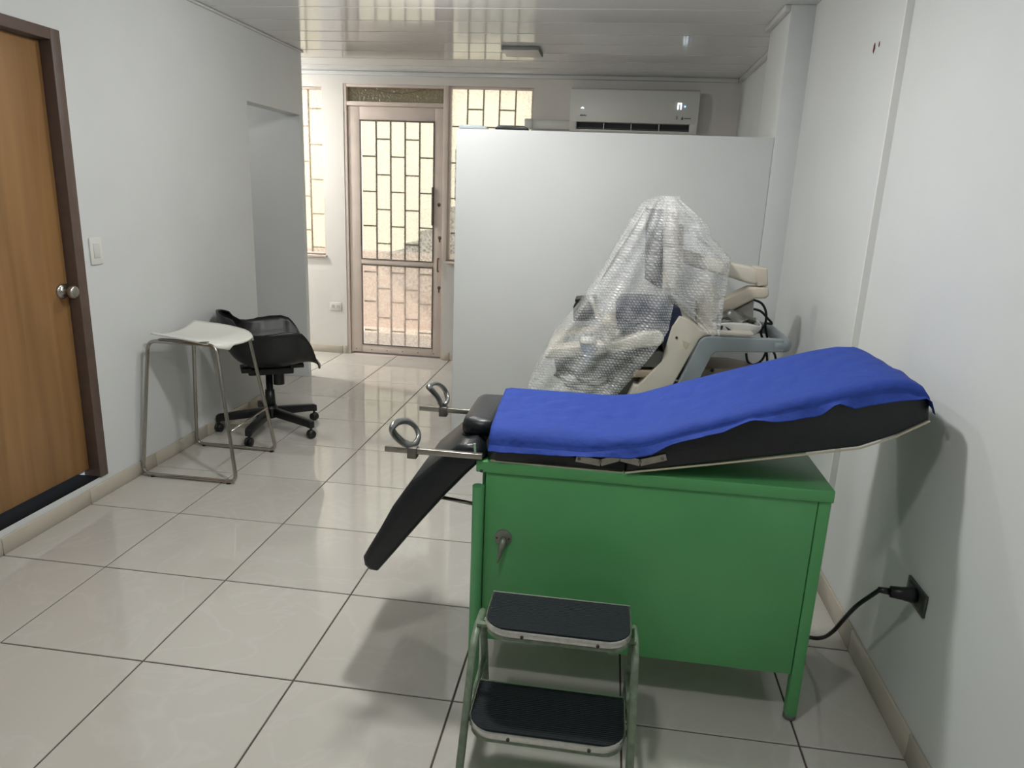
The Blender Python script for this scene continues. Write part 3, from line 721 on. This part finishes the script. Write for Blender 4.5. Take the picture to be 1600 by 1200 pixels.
obj('tension_knob', cyl(MC @ Vector((.055, -.01, .295)), (0, 0, 1), .033, .07, 16), BLACKPLASTIC, mech)
obj('mount_block', bx(-.16, -.10, -.06, .06, .385, .415, M=MC), BLACKPLASTIC, mech, bevel=.004)
obj('mount_block', bx(.12, .20, -.06, .06, .40, .425, M=MC), BLACKPLASTIC, mech, bevel=.004)
prof_c = [(-.272, .752), (-.268, .70), (-.255, .62), (-.225, .53), (-.17, .462), (-.085, .428), (.02, .420), (.12, .430), (.20, .444), (.255, .440), (.295, .418)]
halfw = [(0, .15), (.06, .19), (.12, .21), (.25, .24), (.4, .265), (.55, .28), (.7, .28), (.82, .26), (.92, .21), (1, .14)]
raise_ = [(0, -.03), (.1, -.015), (.2, .04), (.3, .125), (.4, .19), (.5, .23), (.6, .245), (.68, .24), (.75, .215), (.82, .15), (.9, .06), (.95, .015), (1, -.01)]
wrap = [(0, .07), (.2, .12), (.4, .10), (.55, .04), (.75, .0), (1, -.02)]
pc = smooth_path([(a, 0, b) for a, b in prof_c], 4)
def shell_fn(u, v):
    s = 2*v-1; i = u*(len(pc)-1); k = min(int(i), len(pc)-2); p = pc[k].lerp(pc[k+1], i-k)
    a = abs(s); h = interp(raise_, u)
    side = halfw and interp(halfw, u)*(math.sin(min(a, 1)*math.pi/2*.92)/math.sin(math.pi/2*.92))
    z = p.z+h*(a**2.6 if h > 0 else a**2); x = p.x+interp(wrap, u)*a**2.2
    # outward flare of the armrest rim
    if a > .88: side += (a-.88)/.12*.022*max(0, math.sin(min(1, max(0, (u-.25)/.6))*math.pi))
    return MC @ Vector((x, math.copysign(side, s), z))
obj('shell', grid(shell_fn, 45, 37), BLACKPLASTIC, ch, smooth=True, solid=.009)

# ================================================================== ULTRASOUND MACHINE
MY0, MY1 = 1.25, 1.72
us = thing('ultrasound_machine', 'cream and grey ultrasound machine on wheels behind the couch', 'medical machine', (2.1, 1.48, 0))
def pp(Y, pts): return [xz(pY(Y, *q)) for q in pts]
def side_part(name, pts, y0, y1, material, Yref=None, bevel=.008, parent=None):
    return obj(name, prism(pp(Yref or y0, pts), y0, y1, axis=1), material, parent or us, bevel=bevel, seg=3)
# grey side frames: sloping leg turning into the rear handle bar
stick = [(1056, 606), (1080, 560), (1094, 532), (1101, 527), (1112, 526), (1180, 529), (1225, 531), (1225, 551), (1180, 551), (1120, 550), (1112, 556), (1095, 590), (1075, 632), (1044, 632)]
side_part('side_frame', stick, MY0, MY0+.035, GREYPL, bevel=.006)
side_part('side_frame', stick, MY1-.035, MY1, GREYPL, Yref=MY0, bevel=.006)
hr = pY(MY0, 1218, 541); he = pY(MY0, 1245, 541)
hpath = round_path([(hr.x-.02, MY0+.0175, hr.z), (he.x-.03, MY0+.0175, hr.z), (he.x-.03, MY1-.0175, hr.z), (hr.x-.02, MY1-.0175, hr.z)], .12, 8)
obj('rear_handle', tube(hpath, .028, 12, flat=(1.0, .72)), GREYPL, us, smooth=True)
# cream body: sloping side cheek and top deck
cheek = [(1049, 606), (1092, 531), (1100, 525), (1108, 524), (1178, 526), (1178, 520), (1095, 516), (1076, 500), (1062, 494), (1050, 512), (1040, 545), (1034, 566), (1022, 578), (998, 602), (985, 632), (1035, 632)]
side_part('body_cheek', cheek, MY0+.012, MY1-.012, CREAM, Yref=MY0+.012, bevel=.006)
a = pY(MY0+.01, 1061, 528); obj('port_button', lathe((a.x-.01, MY0+.008, a.z), (0, 1, 0), [(0, .004), (.004, .006)], 10), DARKGREY, us)
side_part('service_hatch', [(1067, 531), (1077, 536), (1072, 547), (1068, 540)], MY0+.0105, MY0+.0125, mat('cream_shade', (196, 184, 162), .45), bevel=.001)
side_part('front_cover', [(990, 602), (1050, 604), (1035, 632), (976, 632)], MY0+.02, MY1-.02, CREAM, bevel=.006)
side_part('body_shelf', [(992, 578), (1040, 580), (1034, 590), (988, 590)], MY0+.03, MY1-.03, mat('taupe_plastic', (168, 152, 134), .45), bevel=.006)
side_part('drawer_front', [(992, 560), (1028, 548), (1038, 552), (1040, 574), (990, 574)], MY0+.03, MY1-.03, MIDGREY, bevel=.006)
c0 = pY(1.3, 985, 632)
base = obj('base_chassis', bx(1.93, 2.52, MY0+.03, MY1-.03, .10, c0.z+.03), mat('base_grey', (150, 142, 130), .5), us, bevel=.02)
side_part('rear_cabinet', [(1090, 575), (1150, 577), (1190, 585), (1190, 640), (1060, 640)], MY0+.12, MY1-.1, mat('rear_brown_grey', (146, 132, 120), .5), bevel=.01)
obj('cabinet_latch', lathe((pY(MY0+.118, 1113, 579).x, MY0+.114, pY(MY0+.118, 1113, 579).z), (0, 1, 0), [(0, .006), (.006, .009)], 10), DARKGREY, us)
for wx in (1.98, 2.47):
    for wy in (MY0+.06, MY1-.06):
        obj('caster', lathe((wx, wy-.02, .055), (0, 1, 0), [(0, .045), (.008, .055), (.032, .055), (.04, .045)], 18), DARKGREY, base, smooth=True)
        obj('caster_fork', bx(wx-.02, wx+.02, wy-.024, wy+.024, .07, .105), MIDGREY, base)
# control console at the left
KY = MY0-.02
cons = side_part('control_console', [(850, 553), (856, 545), (900, 540), (960, 535), (1005, 520), (1030, 518), (1037, 524), (1038, 534), (1030, 541), (1000, 545), (930, 556), (860, 562), (852, 560)], KY, MY1+.02, CREAM, bevel=.010)
side_part('console_underside', [(865, 562), (930, 556), (990, 548), (985, 566), (950, 590), (900, 590), (870, 582)], KY+.05, MY1-.04, DARKGREY, bevel=.008)
side_part('console_column', [(940, 570), (1000, 560), (1012, 632), (960, 632)], KY+.12, MY1-.12, MIDGREY, bevel=.01)
side_part('rear_panel', [(962, 488), (972, 478), (1000, 478), (1062, 480), (1066, 494), (1050, 528), (1040, 550), (1034, 530), (1008, 517), (964, 516)], KY+.05, MY1-.03, NAVY, Yref=KY+.05, bevel=.006)
kb = pY(KY, 870, 544); ke = pY(KY, 950, 536)
for r_ in range(3):
    for c_ in range(7):
        x = kb.x+.02+c_*.026; z = kb.z+.006+(ke.z-kb.z)*((x-kb.x)/(ke.x-kb.x))
        obj('key', bx(x, x+.019, KY+.10+r_*.05, KY+.135+r_*.05, z-.012, z+.008), mat('key_grey', (170, 178, 176), .5), cons, bevel=.002)
tbc = pY(KY+.3, 962, 534); obj('trackball', lathe((tbc.x, KY+.3, tbc.z+.004), (0, 0, 1), [(0, .028), (.012, .022), (.018, .008)], 14), GREYPL, cons, smooth=True)
# probe holders and probes on the near side
for q, s in (((880, 572), .030), ((915, 575), .032), ((948, 572), .030)):
    c = pY(KY-.035, *q); obj('probe_holder', tube([(c.x, KY-.035, c.z-.035), (c.x, KY-.035, c.z+.028)], s, 14), DARKGREY, cons, smooth=False)
c = pY(KY-.035, 918, 548)
pr_ = obj('probe', lathe((c.x, KY-.035, c.z-.06), (0, 0, 1), [(0, .014), (.03, .016), (.055, .026), (.085, .034), (.092, .034)], 18), mat('probe_blue', (146, 162, 190), .4), us, smooth=True)
obj('probe_lens', lathe((c.x, KY-.035, c.z+.030), (0, 0, 1), [(0, .035), (.014, .036), (.026, .028), (.032, .012)], 18), WHITEPL, pr_, smooth=True)
a, b = pY(KY-.01, 956, 553), pY(KY-.01, 923, 464)
pw2 = obj('probe_wand', tube([a, a+(b-a)*.1, a+(b-a)*.5, b-(b-a)*.02, b], 1, 12, radii=[.018, .017, .010, .009, .006]), CREAM, us, smooth=True)
c = pY(KY, 952, 510); obj('probe_dock', lathe((c.x, KY+.06, c.z-.05), (0, 0, 1), [(0, .03), (.06, .035), (.09, .022)], 14), CREAM, us, smooth=True)
for (qa, qb, qc) in (((900, 590), (930, 604), (960, 590)), ((866, 585), (900, 600), (940, 588)), ((880, 600), (925, 612), (975, 600))):
    obj('probe_cable', tube(smooth_path([pY(KY-.03, *q) for q in (qa, qb, qc)], 8), .007, 8), DARKGREY, us, smooth=True)
# left dark gadget sticking out behind the wrap
c0_, c1_ = pY(MY1, 895, 498), pY(MY1, 916, 466)
g = thing('black_box', 'small black box peeking out left of the bubble wrap', 'box', (c0_.x, MY1, c0_.z))
obj('box_body', prism(pp(MY1, [(896, 500), (930, 500), (930, 470), (900, 472), (896, 478)]), MY1-.02, MY1+.10, axis=1), BLACKPLASTIC, g, bevel=.002)
obj('box_lid', prism(pp(MY1, [(899, 471), (932, 467), (932, 464), (899, 467)]), MY1-.02, MY1+.11, axis=1), BLACKPLASTIC, g)
# monitor on an articulated arm
mc = Vector((2.078, 1.46, 1.275))
Mm = Matrix.Translation(mc) @ Matrix.Rotation(math.radians(7), 4, 'Z') @ Matrix.Rotation(math.radians(-4), 4, 'Y')
mon = obj('monitor_case', bx(-.022, .045, -.21, .21, -.165, .165, M=Mm), CREAM, us, bevel=.014, seg=3)
obj('monitor_back', bx(.045, .085, -.12, .12, -.10, .10, M=Mm), CREAM, mon, bevel=.012, seg=3)
obj('screen', bx(-.027, -.021, -.195, .195, -.145, .15, M=Mm), mat('dark_screen', (34, 38, 46), .25), mon, bevel=.002)
obj('bezel', bx(-.0245, -.0215, -.208, .208, -.162, .163, M=Mm), DARKGREY, mon)
YA = 1.44
side_part('upper_arm', [(1052, 386), (1136, 409), (1176, 417), (1186, 424), (1186, 446), (1172, 444), (1134, 432), (1052, 408)], YA, YA+.075, CREAM, bevel=.014)
side_part('arm_elbow', [(1180, 417), (1200, 419), (1201, 447), (1184, 448)], YA-.008, YA+.083, mat('beige_plastic', (200, 190, 174), .42), bevel=.008)
side_part('lower_arm', [(1120, 471), (1150, 459), (1172, 449), (1201, 449), (1203, 462), (1196, 467), (1180, 467), (1134, 491), (1120, 489)], YA-.006, YA+.085, MATS['beige_plastic'], bevel=.010)
side_part('arm_bracket', [(1128, 494), (1150, 484), (1178, 469), (1177, 505), (1170, 522), (1110, 522), (1110, 494)], YA+.02, YA+.06, mat('bracket_grey', (150, 148, 142), .5), bevel=.004)
side_part('arm_column', [(1090, 440), (1112, 440), (1124, 462), (1124, 522), (1088, 522)], YA, YA+.09, CREAM, bevel=.012)
# cables behind the handle
for pts in (((1176, 468), (1190, 474), (1197, 488), (1196, 505), (1189, 520), (1197, 545), (1199, 585), (1195, 640)), ((1172, 482), (1188, 486), (1200, 498), (1206, 506), (1196, 508), (1202, 540), (1212, 560), (1212, 620)),
            ((1166, 552), (1168, 564), (1176, 570), (1188, 565), (1196, 552), (1200, 530))):
    obj('cable', tube(smooth_path([pY(MY0+.32, *q) for q in pts], 6), .0055, 8), BLACKPLASTIC, us, smooth=True)
# things lying on the rear deck
tr0, tr1 = pY(MY0+.1, 1112, 519), pY(MY0+.1, 1190, 500)
def tub_fn(u, v):
    a = u*2*math.pi; k = v
    r = .82+.18*min(1, k*1.6)+.03*math.sin(a*5+k*4)*k
    x = (tr0.x+tr1.x)/2+(tr1.x-tr0.x)/2*r*math.copysign(abs(math.cos(a))**.7, math.cos(a)); yy = MY0+.115+.062*r*math.copysign(abs(math.sin(a))**.7, math.sin(a))
    return (x, yy, tr0.z-.002+k*.052+.006*math.sin(a*3)*k)
bm = grid(tub_fn, 33, 7)
bm.faces.new([v for v in bm.verts if v.co.z < tr0.z-.001][:0] or [bm.verts.new((tr0.x+.02, MY0+.075, tr0.z)), bm.verts.new((tr1.x-.02, MY0+.075, tr0.z)), bm.verts.new((tr1.x-.02, MY0+.155, tr0.z)), bm.verts.new((tr0.x+.02, MY0+.155, tr0.z))])
tub = obj('plastic_tray', bm, WHITEPL, smooth=True, solid=.003)
tag(tub, 'white plastic tray with dark printing lying on machine deck', 'tray')
side = obj('dark_print', prism(pp(MY0+.048, [(1120, 508), (1130, 509), (1128, 517), (1120, 516)]), MY0+.048, MY0+.049, axis=1), NAVY, tub)
obj('dark_print', prism(pp(MY0+.048, [(1132, 509), (1148, 519), (1139, 518)]), MY0+.048, MY0+.049, axis=1), NAVY, tub)
def rag_fn(u, v):
    x = tr0.x+.02+(tr1.x-tr0.x-.045)*u; yy = MY0+.072+.085*v
    return (x, yy, tr0.z+.060+.022*math.sin(u*9+v*4)*math.sin(v*7+u*3)+.025*math.sin(math.pi*u)*math.sin(math.pi*v))
tag(obj('crumpled_bag', grid(rag_fn, 24, 16), mat('dark_silver_film', (108, 108, 104), .3, .3, var=.5, vscale=22), smooth=True, solid=.002), 'crumpled dark grey bag heaped in the white tray', 'bag')

# ================================================================== BUBBLE WRAP
zof = lambda q, Y=1.19: pY(Y, *q)
leftE = [((1038, 306)), (1012, 316), (995, 345), (965, 392), (925, 458), (898, 497), (870, 530), (848, 562), (832, 590), (818, 625), (812, 640)]
rightE = [((1046, 306)), (1050, 330), (1052, 380), (1055, 430), (1052, 470), (1043, 512), (1028, 536), (1012, 556), (985, 588), (952, 626), (944, 640)]
LA = sorted([(zof(q).z, zof(q).x) for q in leftE]); RA = sorted([(zof(q).z, zof(q).x) for q in rightE])
ztop, zbot = LA[-1][0], max(LA[0][0], RA[0][0])
YW0, YW1 = 1.13, 1.80
def wrapA(u, v):
    z = ztop+(zbot-ztop)*u**.9
    xl, xr = interp(LA, z), interp(RA, z)
    top = min(1, u/.10); inw = .055*(1-top**.5)+.03*max(0, .5-u)
    y0, y1 = YW0+inw, YW1-inw
    f = (math.sin(v*31+u*5)*.006+math.sin(v*53-u*11)*.004+math.sin(u*17+v*7)*.005)*top
    if v < .45:
        k = v/.45; x = xr+(xl-xr)*k; bul = .018*math.sin(math.pi*k)
        return (x, y0-bul*0+f, z)
    if v < .62:
        k = (v-.45)/.17; a = k*math.pi
        return (xl-.012*math.sin(a)+f*.5, y0+(y1-y0)*(.5-.5*math.cos(a)), z)
    k = (v-.62)/.38; return (xl+(xr-xl)*k, y1-f, z)
bm = grid(wrapA, 70, 90, uvs='metric')
# rear hood over the monitor back
hl = [(1040, 306), (1036, 330), (1034, 380), (1040, 430), (1050, 470), (1072, 488), (1098, 512), (1104, 519)]
hrr = [(1062, 311), (1082, 330), (1103, 351), (1107, 373), (1118, 380), (1138, 403), (1133, 430), (1125, 468), (1122, 500), (1121, 519)]
LB = sorted([(zof(q).z, zof(q).x) for q in hl]); RB = sorted([(zof(q).z, zof(q).x) for q in hrr])
zt2, zb2 = max(LB[-1][0], RB[-1][0]), LB[0][0]+.0
def wrapB(u, v):
    z = zt2+(zb2-zt2)*u
    xl, xr = interp(LB, z), interp(RB, z)
    top = min(1, u/.12); inw = .06*(1-top**.5)+.02*max(0, .5-u)
    y0, y1 = YW0+.005+inw, YW1-inw
    f = (math.sin(v*23+u*6)*.008+math.sin(v*41-u*13)*.006+abs(math.sin(u*9+v*13))*.008)*top
    if v < .42:
        k = v/.42; return (xl+(xr-xl)*k, y0+f-.012*math.sin(math.pi*k), z+.006*math.sin(k*12)*top)
    if v < .6:
        k = (v-.42)/.18; a = k*math.pi; return (xr+.015*math.sin(a)+f*.4, y0+(y1-y0)*(.5-.5*math.cos(a)), z)
    k = (v-.6)/.4; return (xr+(xl-xr)*k, y1-f, z)
grid(wrapB, 50, 70, bm=bm, uvs='metric')
tag(obj('bubble_wrap', bm, BUBBLE, smooth=True), 'translucent bubble wrap draped over the machine monitor and console', 'bubble wrap')

# ================================================================== AIR CONDITIONER
AX0, AX1, AZ0, AZ1, AY0, AY1 = 1.475, 2.460, 1.975, 2.298, 4.20, YB-.05
ac = thing('air_conditioner', 'white split air conditioner above the partition', 'air conditioner', ((AX0+AX1)/2, AY1, AZ0))
prof = [(AY1, AZ0+.02), (AY1, AZ1-.01), (AY1-.03, AZ1), (AY0+.035, AZ1), (AY0+.012, AZ1-.012), (AY0+.004, AZ1-.06), (AY0, AZ0+.12), (AY0+.006, AZ0+.075)]
ACW = mat('ac_white', (206, 207, 202), .35)
obj('front_panel', prism(prof+[(AY0+.006, AZ0+.074), (AY1-.06, AZ0+.07)], AX0, AX1, axis=0), ACW, ac, bevel=.006)
obj('lower_lip', prism([(AY0+.028, AZ0+.004), (AY0+.05, AZ0), (AY1, AZ0), (AY1, AZ0+.018), (AY0+.06, AZ0+.02), (AY0+.026, AZ0+.02)], AX0+.004, AX1-.004, axis=0), ACW, ac, bevel=.003)
for (x0, x1) in ((AX0, AX0+.055), (AX1-.055, AX1)):
    obj('end_cap', prism([(AY0+.006, AZ0+.075), (AY0+.018, AZ0+.03), (AY0+.03, AZ0+.003), (AY1, AZ0+.003), (AY1, AZ0+.08)], x0, x1, axis=0), ACW, ac, bevel=.004)
obj('vent_cavity', bx(AX0+.05, AX1-.05, AY0+.075, AY1-.01, AZ0+.018, AZ0+.072), mat('vent_dark', (28, 31, 34), .6), ac)
lv = obj('louvre', bx(AX0+.06, AX1-.06, AY0+.03, AY0+.066, AZ0+.026, AZ0+.031), mat('louvre_dark', (70, 74, 78), .4), ac)
for k in range(1, 4): obj('vane', bx(AX0+.05+k*.215, AX0+.056+k*.215, AY0+.026, AY0+.075, AZ0+.02, AZ0+.07), ACW, ac)
# lit display: a small n and a dot; green-white power mark; printed marks
GLOW = emit('display_glow', (225, 240, 255), 2.0); GLOWB = emit('display_blue', (150, 200, 255), 2.0)
def apx(x, y): return pY(AY0-.001, x, y)
c = apx(1062, 166); h, w_, t_ = .046, .030, .008; ya = AY0-.0025
bm = bx(c.x-w_/2, c.x-w_/2+t_, ya, ya+.002, c.z-h/2, c.z+h/2); box(bm, c.x+w_/2-t_, c.x+w_/2, ya, ya+.002, c.z-h/2, c.z+h/2); box(bm, c.x-w_/2+t_, c.x+w_/2-t_, ya, ya+.002, c.z+h/2-t_, c.z+h/2)
obj('display_digit', bm, GLOW, ac)
c = apx(1070.5, 166.5); obj('display_dot', cyl((c.x, ya, c.z), (0, 1, 0), .006, .002, 12), GLOWB, ac)
c = apx(910, 168); obj('indicator', prism([(c.x-.014, c.z-.005), (c.x+.014, c.z-.005), (c.x+.004, c.z+.006)], ya, ya+.002, axis=1), GLOW, ac)
INK = mat('grey_print', (84, 84, 82), .6)
c = apx(911, 180)
bm = bmesh.new()
for k in range(5): box(bm, c.x-.024+k*.0105, c.x-.016+k*.0105, ya+.0005, ya+.002, c.z-.005, c.z+(.005 if k % 2 else .003))
obj('printed_mark', bm, INK, ac)
c = apx(1057.5, 184); obj('printed_mark', bx(c.x-.006, c.x+.006, ya+.0005, ya+.002, c.z-.014, c.z+.013), mat('faint_print', (150, 150, 146), .6), ac)
c = apx(1066, 185); bm = prism([(c.x-.008, c.z-.012), (c.x+.006, c.z-.012), (c.x+.008, c.z-.002), (c.x+.001, c.z+.014), (c.x-.007, c.z+.002)], ya+.0005, ya+.002, axis=1)
for k in range(5): box(bm, c.x+.014+k*.0105, c.x+.0225+k*.0105, ya+.0005, ya+.002, c.z-.004, c.z+.003)
obj('printed_mark', bm, INK, ac)
# pipe cover towards the window
pcz = pY(YB-.08, 860, 195).z
pcv = thing('pipe_cover', 'white pipe cover running from air conditioner to the window', 'pipe cover', (1.3, YB-.05, pcz))
obj('cover', bx(1.15, AX0-.001, YB-.11, YB-.0505, pcz-.034, pcz+.034), ACW, pcv, bevel=.006)
obj('wall_collar', bx(1.10, 1.17, YB-.12, YB-.0505, pcz-.04, pcz+.04), ACW, pcv, bevel=.010)

# ================================================================== SMALL THINGS
# on top of the partition
a, b = pY(2.19, 717, 204), pY(2.19, 762, 204)
tag(obj('flat_case', prism([(a.x, 1.803), (a.x+.006, 1.815), (a.x+.03, 1.822), (b.x-.03, 1.819), (b.x, 1.808), (b.x, 1.8015)], 2.17, 2.23, axis=1), mat('pale_blue_grey', (176, 186, 190), .4), bevel=.003), 'flat pale grey case lying on top of the partition', 'case')
a, b = pY(2.19, 774, 206), pY(2.19, 826, 206)
tag(obj('dark_case', prism([(a.x, 1.8015), (a.x+.004, 1.812), (a.x+.018, 1.823), (b.x-.026, 1.823), (b.x-.004, 1.812), (b.x, 1.8015)], 2.17, 2.23, axis=1), BLACKPLASTIC, bevel=.003), 'flat black case lying on top of the partition', 'case')
# square panel on the ceiling
q = [pZ(ZC-.02, *p) for p in ((783, 78), (840, 76), (848, 88), (795, 89))]; cx = sum(p.x for p in q)/4; cy = sum(p.y for p in q)/4
sp = thing('ceiling_panel', 'small square white panel fixed to the glossy ceiling', 'ceiling panel', (cx, cy, ZC-.02))
obj('panel_frame', bx(cx-.125, cx+.125, cy-.125, cy+.125, ZC-.022, ZC-.0015), mat('panel_edge', (110, 110, 110), .5), sp, bevel=.002)
obj('panel_face', bx(cx-.12, cx+.12, cy-.12, cy+.12, ZC-.026, ZC-.022), mat('panel_white', (214, 212, 208), .5), sp, bevel=.002)
# light switch beside the wooden door
a, b = pX(XL, 137, 372), pX(XL, 160, 412)
sw_ = thing('light_switch', 'white light switch beside the wooden door', 'light switch', (XL, (a.y+b.y)/2, (a.z+b.z)/2))
obj('switch_plate', bx(XL+.0003, XL+.008, a.y, b.y, b.z, a.z), WHITEPL, sw_, bevel=.003)
obj('rocker', bx(XL+.008, XL+.012, a.y+.018, b.y-.02, b.z+.03, a.z-.025), mat('rocker_white', (210, 210, 206), .35), sw_, bevel=.002)
# socket on the back wall
c = pY(YB-.05, 525, 478.5)
so = thing('wall_socket', 'white double socket left of the glazed door', 'socket', (c.x, YB-.05, c.z))
obj('socket_plate', bx(c.x-.056, c.x+.056, YB-.058, YB-.0503, c.z-.038, c.z+.038), mat('socket_plate_white', (206, 202, 198), .4), so, bevel=.003)
for s in (-1, 1): obj('socket_insert', bx(c.x+s*.022-.014, c.x+s*.022+.014, YB-.0595, YB-.058, c.z-.014, c.z+.014), mat('socket_grey', (176, 172, 168), .5), so)
# socket with plug on the right wall
so = thing('power_socket', 'dark metal power socket low on right wall', 'socket', (XR, .125, .435))
obj('socket_plate', bx(XR-.008, XR-.0003, .063, .185, .402, .468), mat('dark_metal_plate', (84, 88, 84), .4, .6), so, bevel=.002)
obj('socket_insert', bx(XR-.0095, XR-.008, .078, .17, .412, .458), DARKGREY, so)
cz, cy_ = .441, .118
cord = thing('mains_lead', 'black power cord plugged into the right wall socket', 'cord', (XR-.06, cy_, cz))
plug = obj('plug', tube([(XR-.0098, cy_, cz), (XR-.022, cy_, cz), (XR-.045, cy_+.002, cz), (XR-.075, cy_+.006, cz)], 1, 12, radii=[.021, .022, .018, .016]), BLACKPLASTIC, cord, smooth=True)
obj('strain_relief', tube([(XR-.075, cy_+.006, cz), (XR-.105, cy_+.012, cz-.001)], 1, 10, radii=[.010, .008]), BLACKPLASTIC, plug, smooth=True)
obj('cable', tube(smooth_path([(XR-.10, cy_+.012, cz-.001), pY(.16, 1362, 930), pY(.22, 1338, 947), pY(.30, 1318, 968), pY(.36, 1302, 986), pY(.42, 1286, 996), pY(.47, 1266, 996), pY(.62, 1230, 985)], 6), .0066, 8), BLACKPLASTIC, cord, smooth=True)
